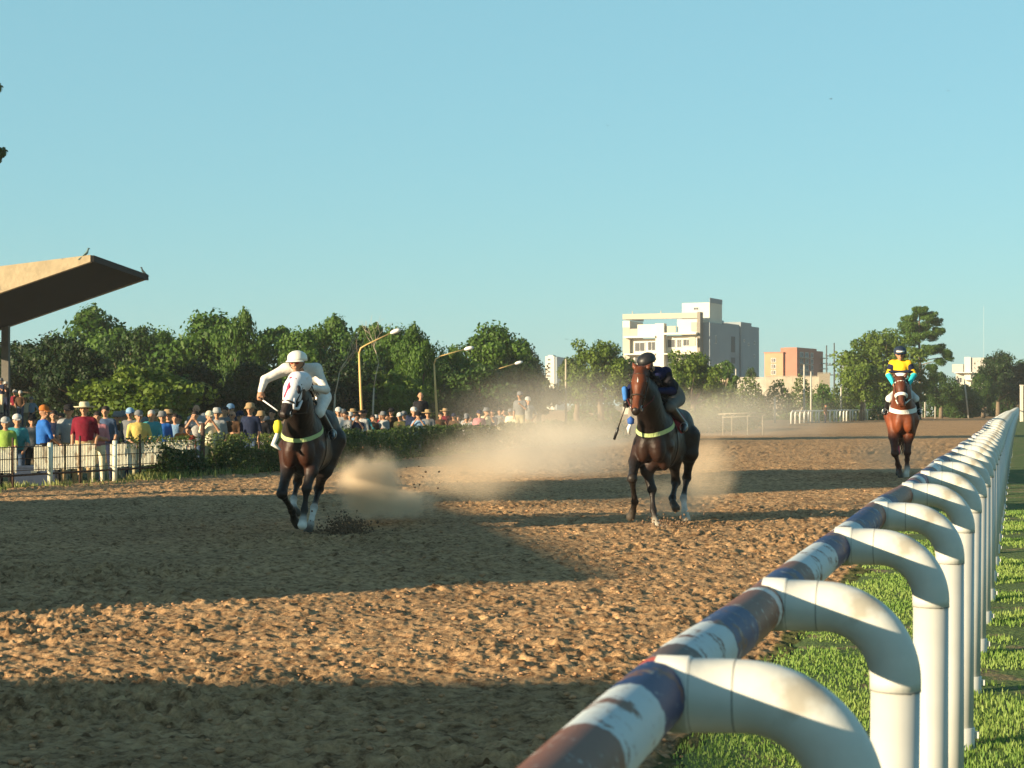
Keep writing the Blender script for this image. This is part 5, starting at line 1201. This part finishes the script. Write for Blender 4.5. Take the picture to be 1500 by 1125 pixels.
strap(root, 'leg_wrap', [Vector((-.09, .80, .56)), Vector((-.08, .72, .42))], .066, mat('wrap_pink', (.62, .08, .14), .8))
for s_ in (-1, 1): strap(root, 'rein', [H(.87, -.03, .07*s_), V(.16*s_, .5, 1.52), V(.14*s_, .3, 1.78)], .012, M_WHT)
tack(root, V, mat('saddle_cloth_white', (.62, .62, .62), .8))
YL = cloth('yellow_silks', (.78, .46, .02)); CY = cloth('cyan_cuffs', (.03, .50, .52)); NVY = cloth('navy_band', (.015, .02, .05))
P = dict(head=J(1318.5, 519, .12), face=Vector((-.02, -1, -.12)), neck=J(1319, 530, .04), chest=J(1319, 541, .02), waist=J(1321, 560, -.10), hip=J(1322, 572, -.20),
         shL=J(1308, 533, .04), shR=J(1330, 533, .04), elL=J(1301.5, 549, .08), wrL=J(1309, 563, .38), handL=J(1312, 565, .5), elR=J(1339, 549, .08), wrR=J(1331, 563, .38), handR=J(1328, 565, .5),
         hipL=J(1315, 577, -.16), hipR=J(1330, 577, -.16), knL=J(1303, 584, .16), knR=J(1341, 584, .16), anL=J(1297, 603, -.06), anR=J(1346, 603, -.06), toL=J(1296, 606, .10), toR=J(1347, 606, .10))
rt, u, sd_ = rider(r3, 'jockey in yellow silks with turquoise cuffs and navy cap riding upright', YL, W1b, P, mat('helmet_navy', (.02, .03, .055), .5), mat('lens_dark', (.01, .01, .012), .1, spec=.7), cuff=CY)
for s_ in 'LR':
    a, b = Vector(P['sh'+s_]), Vector(P['el'+s_])
    organic('sleeve_band', [cap(a.lerp(b, .22), a.lerp(b, .42), .080, .074, 0)], [NVY], h=.012, k=0, parent=rt)
organic('chest_panel', [ell(Vector(P['chest'])+Vector((0, -.10, -.16)), (.15, .075, .11), 0)], [W1b], h=.012, k=0, parent=rt)
organic('chest_band', [cap(Vector(P['chest'])+Vector((-.13, -.06, -.045)), Vector(P['chest'])+Vector((.13, -.06, -.045)), .115, .115, 0, sc=np.array([1, 1, 3.6]))], [NVY], h=.012, k=0, parent=rt)
strap(rt, 'cap_brim', [Vector(P['head'])+Vector((-.07, -.135, .05)), Vector(P['head'])+Vector((0, -.165, .045)), Vector(P['head'])+Vector((.07, -.135, .05))], .018, M_WHT)

# ------------------------------------------------------------------ spectators
HAIR = mat('hair_dark', (.02, .013, .010), .7, .2, 20); HAIRG = mat('hair_grey', (.35, .33, .3), .8, .2, 20)
SHOE = mat('shoe', (.05, .04, .035), .6); M_SHADE = mat('sun_glasses', (.01, .01, .01), .15, spec=.7)
COL = dict(white=(.60, .59, .56), lightgrey=(.42, .43, .42), grey=(.2, .21, .22), navy=(.02, .03, .07), blue=(.03, .16, .55), paleblue=(.25, .42, .62), teal=(.07, .34, .38), green=(.12, .28, .08), lime=(.35, .52, .10), maroon=(.20, .012, .03),
           red=(.42, .03, .03), yellow=(.72, .55, .16), cream=(.66, .60, .42), tan=(.40, .28, .15), beige=(.5, .42, .28), brown=(.10, .055, .03), black=(.015, .015, .018), khaki=(.30, .27, .16), denim=(.05, .08, .14), orange=(.55, .18, .04), pink=(.6, .25, .28), olive=(.10, .10, .04))
def person(x, y, yaw, label, shirt, pants, hat=None, hatc='white', arms='down', Hh=1.72, group=None, look=0.0, glasses=False, hair=None, h=.024, z=0.0, seed=0, slim=1.0, bag=False, shorts=False):
    rr = random.Random(seed+int(x*31+y*17)); s = Hh/1.72
    root = empty('person', (x, y, GZ(x, y)+z), yaw, label=label, cat='spectator', group=group)
    M = [cloth(shirt, tuple(v_*.68 for v_ in COL[shirt])), cloth(pants, COL[pants]), SHOE, M_SKIN]
    w_ = slim; q = rr.uniform(-.02, .02); lg_ = rr.uniform(-.04, .05)
    v = lambda a, b, c: Vector((a*s, b*s, c*s))
    pr = [ell(v(0, .0, .95), (.165*w_*s, .12*w_*s, .13*s), 1), cap(v(0, 0, 1.02), v(0, -.01, 1.30), .135*w_*s, .15*w_*s, 0, None, np.array([.82, 1, 1])), cap(v(-.145*w_, 0, 1.385), v(.145*w_, 0, 1.385), .075*s, .075*s, 0), cap(v(0, 0, 1.40), v(0, -.02, 1.52), .056*s, .05*s, 3)]
    for sg in (-1, 1):
        o = lg_*sg
        pr += [cap(v(.085*sg, 0, .93), v(.10*sg, -.02+o, .50), .095*w_*s, .066*s, 1, .03), cap(v(.10*sg, -.02+o, .50), v(.11*sg, .02+o, .10), .060*s, .044*s, 3 if shorts else 1, .03), cap(v(.11*sg, .03+o, .05), v(.12*sg, -.14+o, .035), .042*s, .032*s, 2, .02)]
        sh = v(.185*w_*sg, 0, 1.37)
        if arms == 'down': el, wr = v(.235*w_*sg, .03, 1.10), v(.22*w_*sg, -.06, .88)
        elif arms == 'lean': el, wr = v(.24*w_*sg, -.10, 1.10), v(.13*sg, -.34, .93)
        elif arms == 'cross': el, wr = v(.25*w_*sg, -.04, 1.10), v(-.06*sg, -.20, 1.14)
        elif arms == 'up': el, wr = v(.24*w_*sg, -.17, 1.24), v(.06*sg, -.24, 1.50)
        elif arms == 'hip': el, wr = v(.34*w_*sg, .06, 1.12), v(.18*w_*sg, -.05, .98)
        else: el, wr = (v(.27*sg, -.14, 1.15), v(.12*sg, -.30, 1.32)) if sg > 0 else (v(.235*w_*sg, .03, 1.10), v(.2*w_*sg, -.1, .9))
        pr += [cap(sh, el, .058*s, .046*s, 0, .03), cap(el, wr, .042*s, .031*s, 3, .02)]
        d = (wr-el).normalized(); pr += [ell(wr+d*.05*s, (.035*s, .035*s, .05*s), 3, .02), cap(wr+d*.06*s, wr+d*.11*s+v(0, 0, -.01), .02*s, .014*s, 3, .01), cap(wr+d*.02*s+v(-.02*sg, -.02, .0), wr+d*.07*s+v(-.03*sg, -.03, 0), .014*s, .011*s, 3, .01)]
    organic('body', pr, M, h=h, k=.04, parent=root)
    c = v(0, -.025, 1.60); f = Vector((math.sin(look), -math.cos(look), -.05))
    hp, u, sd_ = face_prims(c, f, UP, 0, None if hat == 'bald' else 1, s*1.0)
    organic('head', hp, [M_SKIN, hair or HAIR], h=min(h*.62, .016), k=.02, parent=root)
    hm = cloth('hat_'+hatc, tuple(v_*.72 for v_ in COL[hatc]))
    f_ = f.normalized()
    if hat in ('cap', 'capback'):
        g = f_ if hat == 'cap' else -f_
        mb = MB(); mb.lathe([(.104*s, .0), (.106*s, .04*s), (.09*s, .085*s), (.05*s, .115*s), (.004, .125*s)], 14, c+u*.045*s-f_*.01*s)
        mb.build('cap', [hm], root)
        mb = MB(); b = c+u*.055*s+g*.085*s; mb.hexa([b-sd_*.07*s-u*.012, b+sd_*.07*s-u*.012, b-sd_*.055*s+g*.09*s-u*.03, b+sd_*.055*s+g*.09*s-u*.03, b-sd_*.07*s, b+sd_*.07*s, b-sd_*.055*s+g*.09*s-u*.02, b+sd_*.055*s+g*.09*s-u*.02]); mb.build('cap_peak', [hm], root)
    elif hat == 'straw':
        mb = MB(); mb.lathe([(0, .02), (.2*s, .0), (.225*s, .028*s), (.2*s, .012*s), (.108*s, .02*s), (.104*s, .09*s), (.085*s, .125*s), (.03*s, .115*s), (.003, .118*s)], 18, c+u*.05*s); mb.build('hat', [hm], root)
    elif hat == 'bucket':
        mb = MB(); mb.lathe([(0, -.0), (.15*s, -.015*s), (.105*s, .05*s), (.095*s, .11*s), (.06*s, .13*s), (.003, .132*s)], 16, c+u*.045*s); mb.build('hat', [hm], root)
    if glasses:
        mb = MB()
        for q in (-1, 1): o = c+f_*.09*s+u*.02*s+sd_*q*.033*s; mb.tube([o, o+f_*.012], .024*s, n=8)
        mb.tube([c+f_*.097*s+u*.025*s-sd_*.07*s, c+f_*.097*s+u*.025*s+sd_*.07*s], .007, n=5); mb.build('sun_glasses', [M_SHADE], root)
    else:
        for q in (-1, 1):
            mb = MB(); o = c+f_*.086*s+u*.02*s+sd_*q*.032*s; mb.tube([o-f_*.01, o+f_*.006], [.013, .009], n=6); mb.build('eye', [M_EYE], root)
    return root
def pp(px, D, *a, **k): return person(gx(px, D), D, *a, **k)
GF = 'spectators along the fence'
FR = [ # px, D, yaw(deg, + turns to picture right), label, shirt, pants, kwargs
 (8, 38.2, 40, 'man in a lime shirt and pale cap at the left picture edge', 'lime', 'black', dict(hat='cap', hatc='lightgrey', arms='lean', z=-.12, Hh=1.68)),
 (25, 38.6, 45, 'man in a teal shirt and white cap beside the lime shirt', 'teal', 'denim', dict(hat='cap', hatc='white', arms='lean', z=-.1)),
 (63, 37.6, 150, 'man in a bright blue polo and orange cap seen from behind', 'blue', 'black', dict(hat='cap', hatc='orange', arms='lean', Hh=1.82, look=-1.2, shorts=True)),
 (79, 40.5, 30, 'woman in a dark printed top behind the blue polo', 'navy', 'black', dict(arms='cross')),
 (101, 38.0, 35, 'man in a light grey shirt and black cap resting on the fence', 'lightgrey', 'tan', dict(hat='cap', hatc='black', arms='lean', Hh=1.84)),
 (124, 36.7, 25, 'man in a maroon shirt and cream straw hat in front of the fence', 'maroon', 'tan', dict(hat='straw', hatc='cream', arms='down', Hh=1.76, slim=1.12)),
 (143, 38.6, 30, 'bare-headed woman in a white and red patterned top and light trousers', 'pink', 'cream', dict(arms='cross', Hh=1.7, hair=HAIR)),
 (155, 41.5, 20, 'man in a blue striped shirt half hidden behind the maroon shirt', 'denim', 'navy', dict(arms='down', Hh=1.82)),
 (191, 43.5, 20, 'man in a dark shirt and white cap far behind the yellow shirt', 'grey', 'navy', dict(hat='cap', hatc='paleblue', Hh=1.75)),
 (203, 40.6, 50, 'man in a yellow shirt and grey cap leaning over the slat fence', 'yellow', 'khaki', dict(hat='cap', hatc='grey', arms='lean', Hh=1.70, slim=1.15)),
 (222, 42.2, 35, 'grey-haired person in a turquoise top right of the yellow shirt', 'teal', 'denim', dict(hair=HAIRG, arms='lean', Hh=1.72)),
 (238, 43.2, 30, 'person in a blue top next to the turquoise one', 'blue', 'black', dict(arms='down', hat='bucket', hatc='grey', Hh=1.66)),
 (247, 44.5, 20, 'person in a black shirt and wide hat before the dark trees', 'black', 'black', dict(hat='straw', hatc='tan', Hh=1.70)),
 (257, 43.8, 25, 'person in a pale blue shirt between black shirt and low red face', 'paleblue', 'denim', dict(arms='down', Hh=1.62)),
 (266, 42.6, 10, 'child in an orange top with a sunlit face low behind the hedge', 'orange', 'denim', dict(Hh=1.38, arms='lean')),
 (276, 43.0, 15, 'small child in a red top low behind the rusty post', 'red', 'denim', dict(Hh=1.32)),
 (286, 43.6, 25, 'dark-haired man in a white shirt with a sunlit face near the rusty post', 'white', 'denim', dict(arms='up', Hh=1.70)),
 (288, 46.5, 25, 'red-faced man in a pale shirt behind the white shirt', 'lightgrey', 'navy', dict(hat='bald', Hh=1.86)),
 (307, 42.6, 40, 'man in a cream shirt and cream cap raising a camera', 'cream', 'khaki', dict(hat='cap', hatc='cream', arms='up', Hh=1.68)),
 (318, 44.8, 30, 'person in a light grey top and pale hat right of the cream cap', 'lightgrey', 'grey', dict(hat='bucket', hatc='lightgrey', Hh=1.74)),
 (330, 47.5, 20, 'dim person in a grey shirt deep in the shade', 'grey', 'black', dict(Hh=1.80)),
 (341, 45.0, 10, 'bald man with sunglasses in a dark brown shirt', 'brown', 'black', dict(hat='bald', glasses=True, arms='cross', Hh=1.70)),
 (338, 48.5, 15, 'person in a dark jacket with a blue and white cap', 'navy', 'black', dict(hat='cap', hatc='paleblue', Hh=1.85)),
 (367, 44.2, 15, 'man in a navy shirt and orange brimmed hat behind the hedge', 'navy', 'denim', dict(hat='bucket', hatc='tan', arms='down', Hh=1.86)),
 (383, 45.0, 10, 'woman with sunglasses and a tan brimmed hat beside the navy shirt', 'black', 'grey', dict(hat='bucket', hatc='tan', glasses=True, Hh=1.66)),
 (399, 48.0, 10, 'dim person in a brown top just left of the hooded horse', 'brown', 'black', dict(Hh=1.72)),
]
for i, (px, D, yw, lab, sh, pa, kw) in enumerate(FR): pp(px, D+2.6, R(yw-28), lab, sh, pa, group=GF, seed=i, **kw)
# patterned top and number bib details
# people in the stand and in the far crowd: each its own object, body meshes unique in colour
cols_ = ['white', 'teal', 'paleblue', 'lightgrey', 'navy', 'brown', 'cream', 'red', 'black', 'grey', 'denim', 'olive', 'maroon', 'green', 'beige', 'pink']
hats_ = [(None, ''), (None, ''), (None, ''), ('cap', 'grey'), ('cap', 'black'), ('straw', 'tan'), ('cap', 'white'), ('cap', 'navy'), ('bucket', 'grey')]
poses = ['down', 'lean', 'cross', 'up', 'hip', 'one']
used = set(); rc = random.Random(21)
def far(px, D, place, sh=None, Hh=None, z=0.0, hat=None, yaw=None, arms=None):
    for _ in range(200):
        s_ = sh or rc.choice(cols_); ht, hc = hat or rc.choice(hats_); z_ = z if z > .3 else z-.12
        lab = 'person in %s %s%s' % ({'lightgrey': 'light grey', 'paleblue': 'pale blue'}.get(s_, s_), {'cap': 'and %s cap ' % hc, 'straw': 'and straw hat ', 'bucket': 'and grey hat ', 'bald': 'with bare bald head ', None: 'with dark hair '}[ht], place)
        if lab not in used: break
        if sh and hat: lab += ', slightly behind'; break
    used.add(lab)
    pp(px, D, R(rc.uniform(-50, 25) if yaw is None else yaw), lab, s_, rc.choice(['denim', 'black', 'khaki', 'navy', 'beige']), hat=ht, hatc=hc or 'white', arms=arms or rc.choice(poses), Hh=Hh or rc.uniform(1.5, 1.86), group='spectators behind the hedge', h=.034, seed=int(px), z=z_)
far_list = []
x = 497
for px, sh in [(496, 'white'), (503, 'grey'), (507, 'white'), (513, 'brown'), (518, 'paleblue'), (524, 'navy'), (529, 'white'), (534, 'teal'), (540, 'lightgrey'), (546, 'brown'), (551, 'grey'), (557, 'red'), (562, 'lightgrey'), (568, 'black'), (574, 'brown'), (580, 'cream'), (586, 'olive'), (592, 'grey'), (598, 'lightgrey'), (606, 'navy'), (613, 'paleblue'), (620, 'navy'), (627, 'grey')]:
    (px % 5 == 0) or far(px, rc.uniform(60, 68), 'behind hedge '+('left' if px < 524 else 'right')+' of first lamp post', sh)
far(616, 66, 'tall between first two lamp posts', 'black', 1.95, .35, ('bald', ''), 10, 'down')
for px, sh in [(645, 'brown'), (652, 'maroon'), (665, 'brown'), (672, 'grey'), (683, 'lightgrey'), (690, 'white'), (702, 'pink'), (712, 'cream'), (722, 'navy')]:
    far(px, rc.uniform(70, 78), 'in dust between second and third lamp posts', sh)
for px, sh in [(732, 'grey'), (739, 'olive'), (748, 'cream')]: far(px, rc.uniform(78, 84), 'in dust right of third lamp post', sh)
far(762, 70, 'standing tall right of third lamp post', 'grey', 1.95, .25); far(773, 71, 'in dust right of third lamp post', 'lightgrey', 1.9, .1, ('cap', 'white'))
far(684, 66, 'standing in dust before the hedge', 'lightgrey', 1.5, 0)
for px, D, sh in [(172, 47, 'brown'), (182, 49, 'grey'), (213, 48, 'black'), (228, 49, 'navy'), (251, 50, 'grey'), (262, 49, 'olive'), (275, 51, 'navy'), (300, 50, 'grey'), (312, 51, 'black'), (325, 52, 'denim'), (352, 50, 'grey'), (360, 52, 'brown'), (390, 52, 'grey'), (47, 45, 'grey'), (90, 46, 'navy'), (112, 47, 'red'), (134, 47, 'denim'), (165, 46, 'grey')]:
    far(px, D, 'in dim back row '+('left of the straw hat' if px < 124 else 'between straw hat and yellow shirt' if px < 203 else 'between yellow shirt and rusty post' if px < 280 else 'behind navy shirt man'), sh)
for px, D, z in [(2, 89, 1.4), (9, 90, 1.25), (22, 90.5, .85), (30, 90, .8), (38, 91, .5), (46, 91, .5)]:
    far(px, D, 'on the shaded grandstand steps', None, 1.7, z)
far(1209, 157, 'walking alone on the track before the far rail', 'brown', 1.74, 0, (None, ''), 60, 'down')
# dark bins / crates seen beneath the slat fence
bn = empty('storage_crate', (gx(52, 38.6), 38.6, 0), R(6), label='dark blue crate on the ground behind the slat fence below the blue polo', cat='crate')
mc = mat('crate_blue', (.03, .045, .08), .6); MB().box(-.42, .42, -.2, .2, -.1, .30).build('body', [mc], bn); MB().box(-.44, .44, -.22, .22, .302, .34).build('lid', [mc], bn); MB().box(-.06, .06, -.235, -.203, .2, .24).build('latch', [M_STEEL], bn)

# ------------------------------------------------------------------ flying dirt and dust
def dirt(name, c, n, spread, size, label, seed):
    r = np.random.default_rng(seed); Vs = []; Fs = []
    for i in range(n):
        v, f = clod_mesh(float(size*r.uniform(.4, 1.3)), i); p = r.normal(0, 1, 3)*np.array(spread)
        p[2] = abs(p[2]); Vs.append(v+p); Fs.append(f+12*i)
    link(name, npmesh(name, np.concatenate(Vs), np.concatenate(Fs), [mat('kicked_soil', (.16, .10, .06), .95, .3, 8)]), loc=c, label=label, cat='soil', kind='stuff')
c = at(505, 781, 23.2); c.z = .0
dirt('kicked_soil', c, 700, (.16, .3, .10), .013, 'dark spray of kicked soil behind the hind hooves of the hooded horse', 1)
c = at(578, 718, 25.5); dirt('airborne_soil', c, 40, (.35, .5, .25), .013, 'scattered soil lumps flying in the first dust plume', 2)
c = at(975, 772, 24.6); c.z = 0; dirt('kicked_soil', c, 120, (.25, .25, .07), .016, 'soil lumps kicked up under the middle horse', 3)

def dust(name, label, C0, rad, dens, ns=1.4, thr=.42, seed=0, col=(.95, .79, .58), soft=.92, aniso=-.15):
    m = bpy.data.materials.new('dust_'+name+str(seed)); m.use_nodes = True; N = m.node_tree.nodes; L = m.node_tree.links; N.remove(N['Principled BSDF'])
    pv_ = N.new('ShaderNodeVolumePrincipled'); pv_.inputs['Color'].default_value = (*col, 1); pv_.inputs['Anisotropy'].default_value = aniso
    tc = N.new('ShaderNodeTexCoord'); ln = N.new('ShaderNodeVectorMath'); ln.operation = 'LENGTH'; L.new(tc.outputs['Object'], ln.inputs[0])
    fo = N.new('ShaderNodeMapRange'); fo.interpolation_type = 'SMOOTHSTEP'; fo.inputs['From Min'].default_value = 1.0; fo.inputs['From Max'].default_value = 1-soft; L.new(ln.outputs['Value'], fo.inputs['Value'])
    mp = N.new('ShaderNodeMapping'); mp.inputs['Scale'].default_value = rad; mp.inputs['Location'].default_value = (seed*3.1, seed*1.7, seed); L.new(tc.outputs['Object'], mp.inputs['Vector'])
    no = N.new('ShaderNodeTexNoise'); no.inputs['Scale'].default_value = ns; no.inputs['Detail'].default_value = 6; no.inputs['Roughness'].default_value = .66; L.new(mp.outputs[0], no.inputs['Vector'])
    # the noise eats into the falloff so the outline is ragged
    ad = N.new('ShaderNodeMath'); ad.operation = 'MULTIPLY_ADD'; ad.inputs[1].default_value = 2.2; L.new(no.outputs['Fac'], ad.inputs[0]); L.new(fo.outputs[0], ad.inputs[2])
    mr = N.new('ShaderNodeMapRange'); mr.interpolation_type = 'SMOOTHSTEP'; mr.inputs['From Min'].default_value = thr+1.0; mr.inputs['From Max'].default_value = thr+1.85; mr.inputs['To Max'].default_value = dens; L.new(ad.outputs[0], mr.inputs['Value'])
    mu = N.new('ShaderNodeMath'); mu.operation = 'MULTIPLY'; L.new(mr.outputs[0], mu.inputs[0]); L.new(fo.outputs[0], mu.inputs[1])
    L.new(mu.outputs[0], pv_.inputs['Density']); L.new(pv_.outputs[0], N['Material Output'].inputs['Volume'])
    mb = MB(); pf = [(math.sin(t)*1.0, -math.cos(t)*1.0) for t in np.linspace(0.001, math.pi-.001, 13)]; mb.lathe(pf, 24)
    o = mb.build(name, [m], loc=C0, label=label, cat='dust', kind='stuff'); o.scale = rad; return o
def W(px, py, D): return at(px, py, D)
dust('dust_cloud', 'dense sunlit dust plume right behind the hooded horse', W(543, 712, 25.0), (.95, 1.2, .80), 5.0, 3.2, .34, 1)
dust('dust_cloud', 'low dust roll ahead of the first plume', W(590, 738, 25.8), (.85, 1.1, .42), 3.6, 4.2, .40, 2)
dust('dust_cloud', 'bluish shaded dust drifting between the first plume and the middle horse', W(690, 690, 29.5), (1.9, 3.0, .9), .42, 1.7, .30, 3)
dust('dust_cloud', 'wide tan dust bank between the two leading horses', W(800, 662, 42), (3.9, 9, 1.5), .26, 1.1, .30, 4, col=(.93, .84, .70))
dust('dust_cloud', 'high thin dust veil over the crowd and hedge', W(830, 612, 68), (7.5, 12, 3.0), .055, .4, .22, 5, col=(.93, .87, .76))
dust('dust_cloud', 'thin dust haze over the far track right of the middle horse', W(1080, 612, 88), (8.5, 16, 2.4), .05, .4, .16, 6, col=(.93, .87, .76))
dust('dust_cloud', 'dust puff around the hooves of the middle horse', W(990, 738, 26.6), (1.15, 1.1, .7), 1.1, 2.8, .36, 7)
dust('dust_cloud', 'small bright dust kick under the front hoof of the middle horse', W(968, 780, 24.4), (.45, .5, .22), 3.5, 4.5, .36, 8)
dust('dust_cloud', 'dust hanging behind the hind leg of the middle horse', W(1034, 690, 28), (.9, 1.4, .95), .8, 2.4, .36, 9)
dust('dust_cloud', 'faint dust around the legs of the chestnut horse', W(1310, 670, 39.5), (1.7, 2.2, .8), .3, 1.6, .22, 10)
dust('dust_cloud', 'thin dust at the hooves of the hooded horse', W(465, 768, 23.8), (.6, .8, .3), .7, 2.8, .30, 11)

# thin evening haze over the whole place
m = bpy.data.materials.new('haze_air'); m.use_nodes = True; N = m.node_tree.nodes; N.remove(N['Principled BSDF'])
v_ = N.new('ShaderNodeVolumePrincipled'); v_.inputs['Color'].default_value = (.90, .95, .96, 1); v_.inputs['Density'].default_value = .00026; v_.inputs['Anisotropy'].default_value = .1
m.node_tree.links.new(v_.outputs[0], N['Material Output'].inputs['Volume'])
MB().box(-1420, 1820, -220, 2420, -1.4, 28).build('haze', [m], kind='stuff', label='thin pale evening haze over the whole racecourse', cat='haze')
